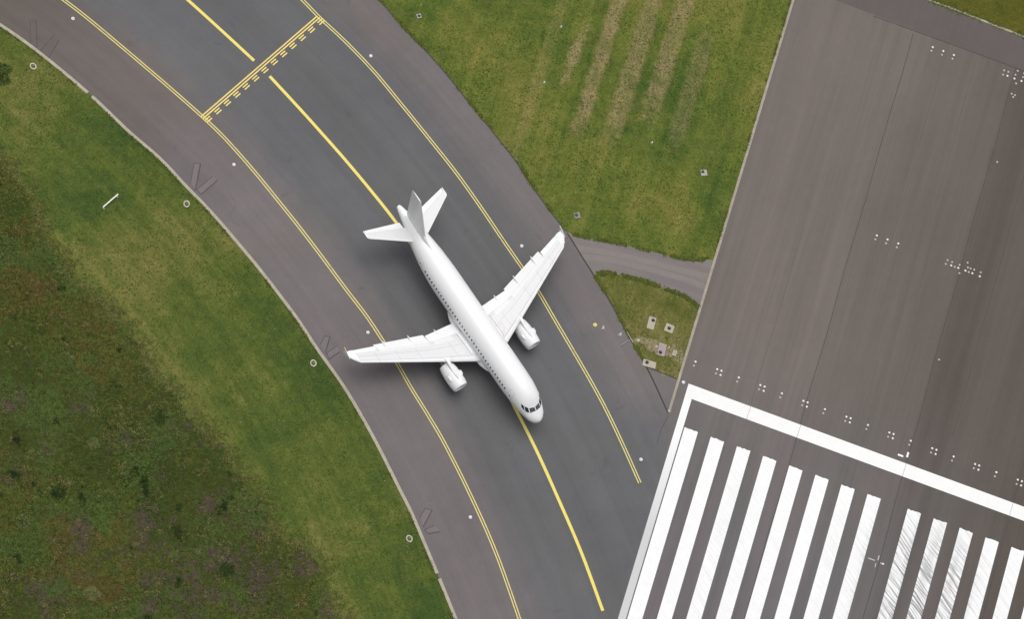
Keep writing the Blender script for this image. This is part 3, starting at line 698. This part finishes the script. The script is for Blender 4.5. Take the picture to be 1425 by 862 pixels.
for s in (1, -1):
    box = panel('wing', A_g, plane, s, 1.0, YT, .135, lambda y: .74 if y < 12.9 else .73, 24, 8)
    for a, b in ((2.15, 5.15), (6.0, 8.55), (8.57, 11.1), (11.12, 13.65), (13.67, 16.05)):
        panel('slat', A_l, box, s, a, b, 0.0, .131, 6, 8, .006, -.02)
    panel('wing_root_glove', A_l, box, s, 1.6, 2.12, 0.0, .132, 3, 8)
    panel('slat', A_l, box, s, 5.17, 5.98, 0.0, .131, 2, 8, .004)
    panel('flap', A_l, box, s, 1.98, 6.38, .745, 1.0, 6, 5, .0, .0, grow=.0)
    panel('flap', A_l, box, s, 6.41, 13.05, .745, 1.0, 8, 5, .0, .0, grow=.30)
    panel('aileron', A_l, box, s, 13.12, 16.0, .735, 1.0, 5, 5, .0, -.02)
    # spoilers lie on the upper skin
    for a, b in ((3.4, 5.9), (6.6, 8.2), (8.25, 9.85), (9.9, 11.5), (11.55, 12.95)):
        mb = MB(); rings = []
        for y in np.linspace(a, b, 5):
            p, q = Vector(wing_pt(y, .60, 1, s)), Vector(wing_pt(y, .742, 1, s))
            rings.append([p+Vector((0, 0, .012)), q+Vector((0, 0, .018)), q+Vector((0, 0, -.02)), p+Vector((0, 0, -.02))])
        mb.loft(rings, cap0=True, cap1=True); mb.build('spoiler', A_p, box, angle=30)
    # tip: outer leading edge sweeps back into the fence
    mb = MB(); rings = []
    for y, la, tb in ((16.02, w_le(16.02), w_te(16.02)), (16.3, 18.52, w_te(16.3)), (16.55, 18.83, w_te(16.55)), (16.78, 19.2, 20.30), (16.9, 19.42, 20.38), (16.95, 19.55, 20.40)):
        ring = []
        for i in range(17):
            c = i/8 if i <= 8 else (16-i)/8; upx = 1 if i <= 8 else -1
            h = foil(c, .105)*(tb-la)*upx
            ring.append((la+c*(tb-la), s*y, w_z(y)+.005+h+.03*c*(1-c)-.035*c*(tb-la)*0.6))
        rings.append(ring[:-1])
    mb.loft(rings, cap0=True, cap1=True); mb.build('wing_tip', A_l, box, angle=40)
    mb = MB(); z0 = w_z(16.95)
    prof = [(19.3, z0-.02), (20.45, z0+.50), (20.76, z0+.60), (20.58, z0), (20.70, z0-.56), (20.48, z0-.5)]
    mb.loft([[(x, s*(16.95+.02), z) for x, z in prof], [(x, s*(16.95+.075), z) for x, z in prof]], cap0=True, cap1=True)
    fe = mb.build('wing_fence', A_w, box, smooth=False)
    mb = MB(); prof = [(20.30, z0+.42), (20.45, z0+.53), (20.82, z0+.64), (20.68, z0+.25)]
    mb.loft([[(x, s*(16.95+.012), z) for x, z in prof], [(x, s*(16.95+.083), z) for x, z in prof]], cap0=True, cap1=True); mb.build('fence_cap', A_y, fe, smooth=False)
    # flap track fairings
    for y, L in ((4.75, 2.4), (8.35, 2.6), (11.75, 2.2)):
        te = w_te(y)+(.28 if y > 6.4 else 0); z = w_z(y)-.30
        mb = MB(); rings = []
        for t in np.linspace(0, 1, 14):
            k = max(.02, math.sin(math.pi*t**.8)**.6); x = te+.36-L*(1-t)
            rings.append([(x, s*y+.17*k*math.sin(2*math.pi*i/14), z+.28*k*math.cos(2*math.pi*i/14)+.10*t) for i in range(14)])
        mb.loft(rings, cap0=True, cap1=True); mb.build('flap_fairing', A_l, box, angle=60)
    # walkway outline and root fairing strip on the upper skin
    def strip(p, q, wd, mat, lab):
        mb = MB(); rings = []
        for t in np.linspace(0, 1, 14):
            y = p[0]+(q[0]-p[0])*t; c = p[1]+(q[1]-p[1])*t
            P = Vector(wing_pt(y, c, 1, s)); dy = Vector((0, wd/2, 0)) if abs(p[0]-q[0]) < .5 else Vector((wd/2, 0, 0))
            rings.append([P-dy+Vector((0, 0, .010)), P+dy+Vector((0, 0, .010)), P+dy+Vector((0, 0, -.02)), P-dy+Vector((0, 0, -.02))])
        mb.loft(rings, cap0=True, cap1=True); mb.build(lab, mat, box, smooth=False)
    strip((2.95, .17), (2.95, .70), .05, A_e, 'walkway_line'); strip((2.35, .20), (2.35, .88), .28, A_l, 'root_strip')
    strip((2.58, .16), (2.62, .72), .035, A_d, 'walkway_line')
    if s == -1:
        A_r = gloss('pale_red_marking', (.74, .40, .40), .5)
        for p, q in (((2.55, .24), (3.35, .24)), ((3.3, .24), (3.3, .40)), ((2.55, .40), (3.35, .40)), ((2.75, .30), (3.2, .30))): strip(p, q, .045, A_r, 'rescue_marking')
    for yy in (4.2, 8.56, 11.11, 13.66): strip((yy, .15), (yy+.02, .58), .026, A_j, 'skin_joint')
    strip((2.4, .455), (15.9, .455), .03, A_j, 'skin_joint'); strip((2.4, .70), (12.8, .70), .03, A_j, 'skin_joint')
    # ---- engine
    ey, ez = 5.80*s, 1.95
    eng = empty('engine', (0, 0, 0)); eng.parent = plane
    mb = MB(); n = 40
    prof = [(9.62, .84), (9.53, .87), (9.50, .91), (9.55, .96), (9.75, 1.03), (10.2, 1.09), (10.9, 1.115), (11.6, 1.10), (12.3, 1.03), (12.95, .92), (13.0, .89), (12.6, .89)]
    mb.loft([[(x, ey+r_*math.sin(2*math.pi*i/n), ez+r_*math.cos(2*math.pi*i/n)*(1.0 if math.cos(2*math.pi*i/n) > 0 else .93)) for i in range(n)] for x, r_ in prof[3:]])
    mb.build('nacelle', A_w, eng, angle=50)
    mb = MB(); mb.loft([[(x, ey+r_*math.sin(2*math.pi*i/n), ez+r_*math.cos(2*math.pi*i/n)*(1.0 if math.cos(2*math.pi*i/n) > 0 else .93)) for i in range(n)] for x, r_ in [(10.35, .79), (9.9, .80)]+prof[:4]])
    mb.build('inlet_lip', A_l, eng, angle=60)
    mb = MB(); mb.loft([[(10.36+.02*k, ey+r_*math.sin(2*math.pi*i/n), ez+r_*math.cos(2*math.pi*i/n)) for i in range(n)] for k, r_ in ((0, .80), (0, .30))])
    mb.build('fan', A_d, eng)
    mb = MB(); mb.lathe((0, 0, 0), [(.30, 0), (.26, .12), (.14, .30), (.02, .40)], 20)
    mb.v = [(10.37-v[2], ey+v[0], ez+v[1]) for v in mb.v]; mb.build('spinner', A_m, eng)
    mb = MB(); mb.loft([[(x, ey+r_*math.sin(2*math.pi*i/n), ez+r_*math.cos(2*math.pi*i/n)) for i in range(n)] for x, r_ in ((12.5, .74), (13.1, .66), (13.75, .50), (13.8, .46), (14.3, .10), (14.45, .02))], cap0=True, cap1=True)
    mb.build('core_nozzle', A_m, eng, angle=50)
    mb = MB(); rings = []
    for x, hw, z0_, z1_ in ((10.35, .04, ez+1.0, ez+1.20), (10.9, .15, ez+.95, ez+1.30), (11.8, .19, ez+.8, 3.26), (12.5, .20, ez+.6, 3.46), (12.98, .20, ez+.45, 3.56), (14.3, .15, 2.35, 3.05), (15.6, .03, 2.75, 2.95)):
        rings.append([(x, ey-hw, z0_), (x, ey-hw, z1_-.06), (x, ey-hw*.55, z1_), (x, ey+hw*.55, z1_), (x, ey+hw, z1_-.06), (x, ey+hw, z0_)])
    mb.loft(rings, cap0=True, cap1=True); mb.build('pylon', A_l, eng, angle=40)
    for q in (-1, 1):
        mb = MB(); a = R(48*q); b0 = Vector((0, math.sin(a), math.cos(a)))
        p = [Vector((10.55, ey, ez))+b0*1.06, Vector((10.85, ey, ez))+b0*1.34, Vector((11.3, ey, ez))+b0*1.36, Vector((11.45, ey, ez))+b0*1.05]; o = Vector((0, math.cos(a), -math.sin(a)))*.025
        mb.loft([[v-o for v in p], [v+o for v in p]], cap0=True, cap1=True); mb.build('nacelle_strake', A_l, eng, smooth=False)
    for q in (-1, 1):
        mb = MB(); a0 = 0
        for x in (11.62,):
            mb.loft([[(x+dx_, ey+(1.099+h_)*math.sin(R(t_)), ez+(1.099+h_)*math.cos(R(t_))) for t_ in np.linspace(8, 95, 20)*q] for dx_, h_ in ((-.014, -.01), (-.014, .005), (.014, .004), (.014, -.011))], closed=False)
        mb.build('cowl_joint', A_e, eng, smooth=False)
    # ---- tailplane
    h_le = lambda y: 28.02+(y-.6)*.612; h_te = lambda y: 31.35+(y-.6)*.232; h_z = lambda y: 4.95+(y-.6)*.105; h_t = lambda y: .10
    hfn = lambda y, c, u, s_: wing_pt(y, c, u, s_, h_le, h_te, h_z, h_t)
    st = panel('tailplane', A_g, plane, s, .3, 6.12, 0, .70, 10, 10, fn=hfn)
    panel('elevator', A_l, st, s, 1.15, 6.05, .705, 1.0, 8, 4, fn=hfn)
    panel('leading_edge', A_l, st, s, 1.2, 6.05, 0, .10, 8, 6, .008, -.012, fn=hfn)
    mb = MB(); mb.loft([[(h_le(6.12)+c*(h_te(6.12)-h_le(6.12)), s*(6.12), h_z(6.12)+foil(c, .1)*1.3*u) for c, u in [(i/8, 1) for i in range(9)]+[(i/8, -1) for i in range(7, 0, -1)]],
                        [(h_le(6.12)+.18+c*(h_te(6.12)-h_le(6.12)-.2), s*(6.24), h_z(6.24)+foil(c, .05)*1.0*u) for c, u in [(i/8, 1) for i in range(9)]+[(i/8, -1) for i in range(7, 0, -1)]]], cap0=True, cap1=True)
    mb.build('tailplane_tip', A_w, st)
# ---- fin
F_le = lambda z: 27.35+(z-5.75)*.572; F_te = lambda z: 31.75+(z-5.55)*.158; F_t = lambda z: .105
def fin_pt(z, c, u, s_):
    a, b = F_le(z), F_te(z); ch = b-a; return (a+c*ch, u*foil(c, F_t(z))*ch*.95, z)
fin = panel('fin', A_w, plane, 1, 5.2, 11.62, 0, .69, 12, 12, fn=lambda y, c, u, s_: fin_pt(y, c, u, s_))
panel('rudder', A_w, fin, 1, 5.72, 11.60, .695, 1.0, 10, 4, fn=lambda y, c, u, s_: fin_pt(y, c, u, s_))
mb = MB(); ls = [(i/8, 1) for i in range(9)]+[(i/8, -1) for i in range(7, 0, -1)]
mb.loft([[fin_pt(11.62, c, u, 1) for c, u in ls], [(fin_pt(11.62, c, u, 1)[0]*.9+.1*31.6, fin_pt(11.62, c, u, 1)[1]*.55, 11.72) for c, u in ls]], cap0=True, cap1=True); mb.build('fin_cap', A_w, fin)
mb = MB(); rings = []
for t in np.linspace(0, 1, 10):
    x = 25.3+2.7*t; h = 5.86+.72*t**1.9; hw = .02+.17*t
    rings.append([(x, -hw*1.6, 5.6), (x, -hw, h-.12), (x, -hw*.4, h), (x, hw*.4, h), (x, hw, h-.12), (x, hw*1.6, 5.6)])
mb.loft(rings, cap0=True, cap1=True); mb.build('fin_fillet', A_w, fin, angle=60)
# ---- undercarriage
def gear(name, x, y, ztop, wr, ww, sep_):
    e = MB(); e.tube((x, y, wr), (x, y, ztop), .11); e.tube((x, y-sep_/2, wr), (x, y+sep_/2, wr), .08); e.tube((x-.6, y, ztop-.1), (x, y, wr+.35), .06)
    gl = e.build(name, A_m, plane)
    for q in (-1, 1):
        mb = MB(); n = 28; cy = y+q*sep_/2
        prof = [(wr*.55, -ww/2), (wr*.9, -ww/2), (wr, -ww/2+.07), (wr, ww/2-.07), (wr*.9, ww/2), (wr*.55, ww/2)]
        mb.loft([[(x+r_*math.cos(2*math.pi*i/n), cy+h_, wr+r_*math.sin(2*math.pi*i/n)) for i in range(n)] for r_, h_ in prof+[prof[0]]]); wl = mb.build('wheel', A_t, gl)
        mb = MB(); mb.loft([[(x+r_*math.cos(2*math.pi*i/n), cy+h_, wr+r_*math.sin(2*math.pi*i/n)) for i in range(n)] for r_, h_ in ((.05, -ww*.42), (wr*.56, -ww*.40), (wr*.56, ww*.40), (.05, ww*.42))], cap0=True, cap1=True); mb.build('rim', A_m, wl)
gear('nose_gear', 5.1, 0, 2.1, .38, .22, .5)
for s in (1, -1): gear('main_gear', 15.6, 3.8*s, 2.9, .58, .42, .92)

# ------------------------------------------------------------------ lights and fittings on the ground
def ordn(i): return ['first', 'second', 'third', 'fourth', 'fifth', 'sixth', 'seventh', 'eighth', 'ninth', 'tenth'][i]
def proto(name, mats, prof, n=16):
    mb = MB()
    for mi, p in enumerate(prof): mb.lathe((0, 0, 0), p, n, mi)
    return mb.build(name, mats)
def place(o, xy, z, label, cat, group, first=[]):
    if o.name in first: o2 = o.copy(); col.objects.link(o2)
    else: o2 = o; first.append(o.name)
    o2.location = (xy[0], xy[1], z); o2.rotation_euler = (0, 0, RTH+random.uniform(-.2, .2)); setp(o2, label, cat, group); return o2
bright = proto('runway_light', [M['casting'], M['lens']], [[(.16, 0), (.16, .012), (.135, .022), (.0, .022)], [(.130, .0225), (.118, .05), (.06, .062), (0, .063)]])
dull = proto('runway_light', [M['casting'], M['dull_lens']], [[(.14, 0), (.14, .012), (.115, .02), (0, .02)], [(.110, .021), (.10, .038), (0, .042)]])
GR = 'inset lights in the row above the threshold bar'
ip = iq = 0
for k in range(16):
    s = -1.07+2.985*k; l = 9.22
    if k % 2 == 0:
        place(bright, rw(s, l), .029, f'bright upper light of the {ordn(ip)} pair from left above the white bar', 'runway light', GR)
        place(dull, rw(s-.06, l-.62), .029, f'greyish lower light of the {ordn(ip)} pair from left above the white bar', 'runway light', GR); ip += 1
    else:
        for a, b, o, t in ((-.29, .05, bright, 'upper left'), (.29, .05, bright, 'upper right'), (-.30, -.58, dull, 'lower left'), (.33, -.56, bright, 'lower right')):
            place(o, rw(s+a+.28, l+b), .029, f'{t} light in the {ordn(iq)} group of four from left above the white bar', 'runway light', GR)
        iq += 1
for nm, s0, l0 in (('near the far runway end', 17.35, 65.1), ('on open runway left of the joint', 17.1, 35.55)):
    for i in range(3):
        place(bright, rw(s0+1.52*i, l0), .029, f'{ordn(i)} from left of three white lights {nm}', 'runway light', 'rows of three inset lights on the runway')
        place(dull, rw(s0+1.52*i-.05, l0-.6), .029, f'dull light below the {ordn(i)} of three white ones {nm}', 'runway light', 'rows of three inset lights on the runway')
PX1 = [(1323.6, 369.8), (1333.4, 373.3), (1343.3, 377), (1353, 380.7), (1363.3, 384.9)]
PX2 = [(1316, 367.7), (1318.5, 362.4), (1324.8, 365), (1335.2, 368.9), (1346.4, 365.9), (1346.8, 372.6), (1350.5, 374), (1355.5, 375.6), (1364.7, 379.3), (1335, 380.5), (1328.5, 371.8), (1348, 379)]
for i, q in enumerate(PX1): place(bright, at(*q), .034, f'{ordn(i)} bright light from left in the light bar across the runway centre joint', 'runway light', 'bar of lights across the centre joint')
for i, q in enumerate(PX2): place(dull, at(*q), .034, ['dull light at the left end of the bar, beside its lowest left corner', 'dull light at the left end of the bar, topmost corner', 'dull light in the upper row, next to the left top corner', 'dull light in the upper row just left of the centre joint',
                    'dull light standing highest, above the bar right of the joint', 'dull light in the upper row just right of the centre joint', 'dull light in the upper row, second right of the joint', 'dull light in the upper row, third right of the joint',
                    'dull light at the right end of the upper row', 'dull light hanging below the bar, left of the joint', 'dull light between the first and second bright ones', 'dull light between the third and fourth bright ones'][i], 'runway light', 'bar of lights across the centre joint')
PX3 = [(1401.8, 105.5), (1411.5, 109.2), (1421.3, 112.7), (1431, 116.4)]
PX4 = [(1395.8, 103.8), (1397.2, 97.8), (1403.2, 100), (1413, 103.8), (1416.2, 98.5), (1423.6, 107.3), (1425, 102), (1413.9, 116), (1407.8, 130.5), (1412.3, 132.4), (1409.9, 135)]
for i, q in enumerate(PX3): place(bright, at(*q), .034, f'{ordn(i)} bright light from left in the light bar at the top right', 'runway light', 'bar of lights at the top right of the runway')
for i, q in enumerate(PX4): place(dull, at(*q), .034, ['dull light at the left end of the top right bar, lower corner', 'dull light at the left end of the top right bar, upper corner', 'dull light above the first bright one of the top right bar', 'dull light above the second bright one of the top right bar',
                    'dull light standing highest over the top right bar', 'dull light beside the third bright one of the top right bar', 'dull light at the frame edge above the top right bar', 'dull light hanging below the second bright one of the top right bar',
                    'left light of the small triangle below the top right bar', 'right light of the small triangle below the top right bar', 'lowest light of the small triangle below the top right bar'][i], 'runway light', 'bar of lights at the top right of the runway')
place(dull, at(1387.6, 225.6), .034, 'single small light on the dark strip below the top right bar of lights', 'runway light', 'single lights on the runway centre')
place(dull, at(1306.7, 501), .034, 'single small light on the runway centre joint above the row of lights', 'runway light', 'single lights on the runway centre')
# white cross marks on the centre line
for (s, l, nm) in ((28.75, 6.75, 0), (28.73, -8.5, 1)):
    mt = M['bar'] if nm == 0 else M['dull_lens']
    for a, b, sx, sy in ((-.75, .0, .75, .26), (.12, .45, .26, .75), (.6, -.05, .5, .2)) if nm == 0 else ((-.75, .05, .9, .14), (.08, .55, .14, .7), (.75, -.02, .5, .16), (-.05, -.55, .10, .6)):
        q = rw(s+a, l+b); P = [q+RA*sx/2*i+RB*sy/2*j for i, j in ((-1, -1), (1, -1), (1, 1), (-1, 1))]
        if nm == 0 and sy == .2: continue
        polygon('cross_mark', P, .0405, mt)
q = rw(28.73+.85, -8.52); place(bright, q, .037, 'white light beside the faint cross between the threshold stripes', 'runway light', 'single lights on the runway centre')

# taxiway marker lights: white discs
disc = proto('taxiway_light', [plain('pale_light_plate', (.55, .53, .53), .6, .3, .1), M['lens'], M['hole']], [[(.25, 0), (.25, .02), (.20, .035), (0, .036)], [(.15, .037), (.13, .07), (.08, .10), (0, .105)], [(.31, 0), (.31, .006), (.26, .007), (0, .007)]], 20)
for X, Y, lb in ((101.5, 25.5, 'white disc light on the left shoulder, farthest up the taxiway'), (325.5, 229, 'white disc light on the left shoulder, second from the top'), (512, 463, 'white disc light on the shoulder just above the right wingtip of the jet'),
                 (654.5, 720.5, 'white disc light on the left shoulder nearest the bottom edge'), (516, 77.5, 'white disc light on the right shoulder near the end of the holding line'), (726, 342.5, 'white disc light on the right shoulder just behind the left wing'), (892, 640, 'white disc light beside the end of the right taxiway edge line'),
                 (951, 532.5, 'white disc light by the corner of the white threshold bar')):
    place(disc, at(X, Y), .023, lb, 'taxiway light', 'white disc lights along the taxiway')
# white concrete rings in the grass with a stub light
for i, (X, Y, lb) in enumerate(((46, 92, 'white concrete ring in the dark grass at the far upper left'), (259.5, 284, 'white concrete ring in the grass level with the second dark chevron'), (436, 506, 'white concrete ring in the grass left of the right wingtip'), (569.5, 750.5, 'white concrete ring in the grass nearest the bottom edge'))):
    q = at(X, Y); e = empty('edge_light', (q[0], q[1], .008), random.uniform(0, 3)); setp(e, lb, 'edge light', 'ringed lights in the grass beside the taxiway')
    mb = MB(); n = 24; prof = [(.49, 0), (.48, .09), (.44, .12), (.35, .11), (.31, .04), (.31, 0)]
    mb.loft([[(r_*math.cos(2*math.pi*j/n)*1.0, .84*r_*math.sin(2*math.pi*j/n), z) for j in range(n)] for r_, z in prof])
    mb.build('collar', plain('white_concrete_collar', (.54, .52, .40), .9, .2, .6, 3), e)
    mb = MB(); mb.lathe((0, 0, 0), [(.30, 0), (.30, .03), (0, .03)], 20); mb.build('base_plate', plain('mossy_base', (.10, .11, .05), .9), e)
    mb = MB(); mb.lathe((0, 0, .031), [(.07, 0), (.06, .14), (.085, .15), (.085, .22), (.05, .27), (0, .28)], 16); mb.build('lamp', M['casting'], e)
# square concrete pads with dark pit covers
def pad(X, Y, sx, sy, rz, hole, mat, label, name='concrete_pad', group='concrete pads in the grass', dome=False):
    q = at(X, Y); e = empty(name, (q[0], q[1], .012), rz); setp(e, label, 'concrete pad', group)
    mb = MB(); mb.box((0, 0, 0), sx, sy, .07); o = mb.build('slab', mat, e, smooth=False)
    bv = o.modifiers.new('bevel', 'BEVEL'); bv.width = .03; bv.segments = 2
    mb = MB(); mb.lathe((hole[0], hole[1], .071), [(.24, 0), (.24, .03), (.17, .04), (.15, .16), (0, .18)] if dome else [(.22, 0), (.22, .012), (.17, .03), (0, .03)], 18); mb.build('pit_cover', M['hole'], e)
pad(583, 22, .62, .62, .3, (0, 0), plain('grey_concrete', (.40, .40, .36), .9, .2, .25, 4), 'small square concrete pad in the grass at the top beside the taxiway shoulder')
pad(803, 300, .8, .8, .2, (-.1, .05), plain('dark_concrete', (.25, .23, .21), .9, .2, .25, 4), 'dark small concrete pad in the grass above the left wingtip')
pad(979.5, 240.5, .85, .85, .1, (-.15, .12), plain('pale_concrete', (.38, .37, .33), .9, .2, .3, 4), 'concrete pad in the grass beside the runway edge')
pad(906.5, 450, .95, 1.75, RTH+.05, (.12, .42), M['concrete'], 'tall pale concrete pad in the small grass triangle with pit at its upper end', dome=True)
pad(931.3, 457.3, 1.15, 1.15, RTH-.05, (-.02, -.02), M['concrete'], 'square pale concrete pad in the grass triangle, right of the tall one', dome=True)
pad(921, 487, 1.0, 1.75, RTH+.08, (-.12, -.45), M['mauve_concrete'], 'mauve stained concrete pad amid the gritty soil of the triangle', dome=True)
pad(903.5, 507, 1.75, .95, RTH+.08, (-.35, .10), M['concrete'], 'wide pale concrete pad at the lower tip of the grass triangle', dome=True)
# small fittings near the triangle
q = at(828, 452.5); e = empty('marker_light', (q[0], q[1], .018)); setp(e, 'yellow round marker light on the shoulder left of the grass triangle', 'marker light')
mb = MB(); mb.lathe((0, 0, 0), [(.26, 0), (.26, .03), (.2, .05), (0, .05)], 18); mb.build('base_plate', M['yellowpaint'], e)
mb = MB(); mb.lathe((0, 0, .051), [(.15, 0), (.13, .10), (.06, .16), (0, .17)], 16); mb.build('lens', plain('pale_yellow_glass', (.78, .74, .38), .3, .5, .03), e)
for X, Y, rz, lb in ((838.3, 456, .2, 'grey wedge shaped light housing beside the yellow marker light'), (862.5, 465, -.3, 'grey wedge shaped light housing nearer the grass triangle')):
    q = at(X, Y); e = empty('wedge_light', (q[0], q[1], .018), rz); setp(e, lb, 'light housing', 'wedge lights on the shoulder by the triangle')
    mb = MB(); mb.add([(-.32, -.28, 0), (.30, -.30, 0), (.22, .36, 0), (-.18, -.2, .16), (.2, -.2, .2), (.17, .22, .14)], [(2, 1, 0), (3, 4, 5), (0, 1, 4, 3), (1, 2, 5, 4), (2, 0, 3, 5)]); mb.build('housing', M['dull_lens'], e, smooth=False)
    mb = MB(); mb.box((.02, -.27, .03), .26, .03, .11); mb.build('lens', M['lens'], e, smooth=False)
# slim T-shaped marker frame at the edge of the triangle
q = at(877, 473); e = empty('tee_marker', (q[0], q[1], .018), 0); setp(e, 'slim pale T shaped marker frame at the edge of the grass triangle', 'marker frame')
def loc(X, Y, z=.12): p = at(X, Y); return (p[0]-q[0], p[1]-q[1], z)
mb = MB(); mb.tube(loc(863.5, 481.5, .10), loc(877, 473), .045); mb.build('long_bar', plain('pale_grey_metal', (.36, .34, .33), .6), e)
mb = MB(); mb.tube(loc(872.5, 463, .12), loc(880.5, 477.5, .12), .05); mb.build('cross_bar', plain('pale_dirty_metal', (.42, .40, .34), .6), e)
for P in ((863.5, 481.5), (872.5, 463), (880.5, 477.5)):
    a = loc(*P, 0); mb = MB(); mb.tube(a, (a[0], a[1], .12), .035); mb.build('foot', M['casting'], e)
for X, Y, lb, rr_ in ((888, 474.5, 'pale round stub light standing in grit at the left of the triangle', .22), (913.5, 483, 'yellowish stub light left of the mauve concrete pad', .2), (931, 484, 'small pale stub light right of the mauve concrete pad', .14)):
    q = at(X, Y); e = empty('stub_light', (q[0], q[1], .012)); setp(e, lb, 'stub light', 'stub lights in the triangle')
    mb = MB(); mb.lathe((0, 0, 0), [(rr_, 0), (rr_, .04), (rr_*.6, .06), (0, .06)], 16); mb.build('base_plate', M['concrete'], e)
    mb = MB(); mb.lathe((0, 0, .061), [(rr_*.5, 0), (rr_*.5, .14), (rr_*.3, .2), (0, .2)], 14); mb.build('lamp', plain('pale_lamp_glass', (.68, .66, .48), .4), e)
q = at(938.5, 492); e = empty('drain_box', (q[0], q[1], .017), RTH); setp(e, 'small pale slatted box in the grit beside the runway edging', 'drain box')
mb = MB(); mb.box((-.2, 0, 0), .12, .8, .1); mb.box((.2, 0, 0), .12, .8, .1); mb.box((0, .34, 0), .28, .12, .1); mb.box((0, -.34, 0), .28, .12, .1); mb.build('frame', M['concrete'], e, smooth=False)
mb = MB(); mb.box((0, 0, .02), .27, .55, .03); mb.build('grate', M['casting'], e, smooth=False)
# white rail on two posts in the meadow
a, b = at(142.5, 290.5), at(163.5, 272.3); c = (a+b)/2; dv = b-a; L = np.linalg.norm(dv); e = empty('white_barrier', (c[0], c[1], .008), math.atan2(dv[1], dv[0]))
setp(e, 'white painted barrier rail lying low across the green meadow', 'barrier', None)
mb = MB(); mb.box((0, 0, .42), L, .16, .12); o = mb.build('rail', M['whitepaint'], e, smooth=False)
for q_ in (-1, 1):
    mb = MB(); mb.box((q_*(L/2-.15), 0, 0), .10, .10, .42); mb.build('post', M['whitepaint'], e, smooth=False)
    mb = MB(); mb.box((q_*(L/2-.15), -.05, 0), .18, .34, .05); mb.build('foot', plain('dirty_white_metal', (.5, .48, .40), .7), e, smooth=False)
# little white marker posts in the infield
for X, Y, lb in ((780.5, 37.5, 'small white marker post in the dry grass near the top'), (757, 115, 'small white marker post in the grass closest to the taxiway'), (907, 199, 'small white marker post in the middle of the infield grass')):
    q = at(X, Y); e = empty('marker_post', (q[0], q[1], .008), .3); setp(e, lb, 'marker post', 'white marker posts in the infield')
    mb = MB(); mb.lathe((0, 0, 0), [(.11, 0), (.10, .32), (.07, .36), (0, .37)], 12); mb.build('post', M['whitepaint'], e)
    mb = MB(); mb.lathe((0, 0, 0), [(.17, 0), (.17, .02), (.115, .03), (0, .03)], 12); mb.build('foot', M['casting'], e)
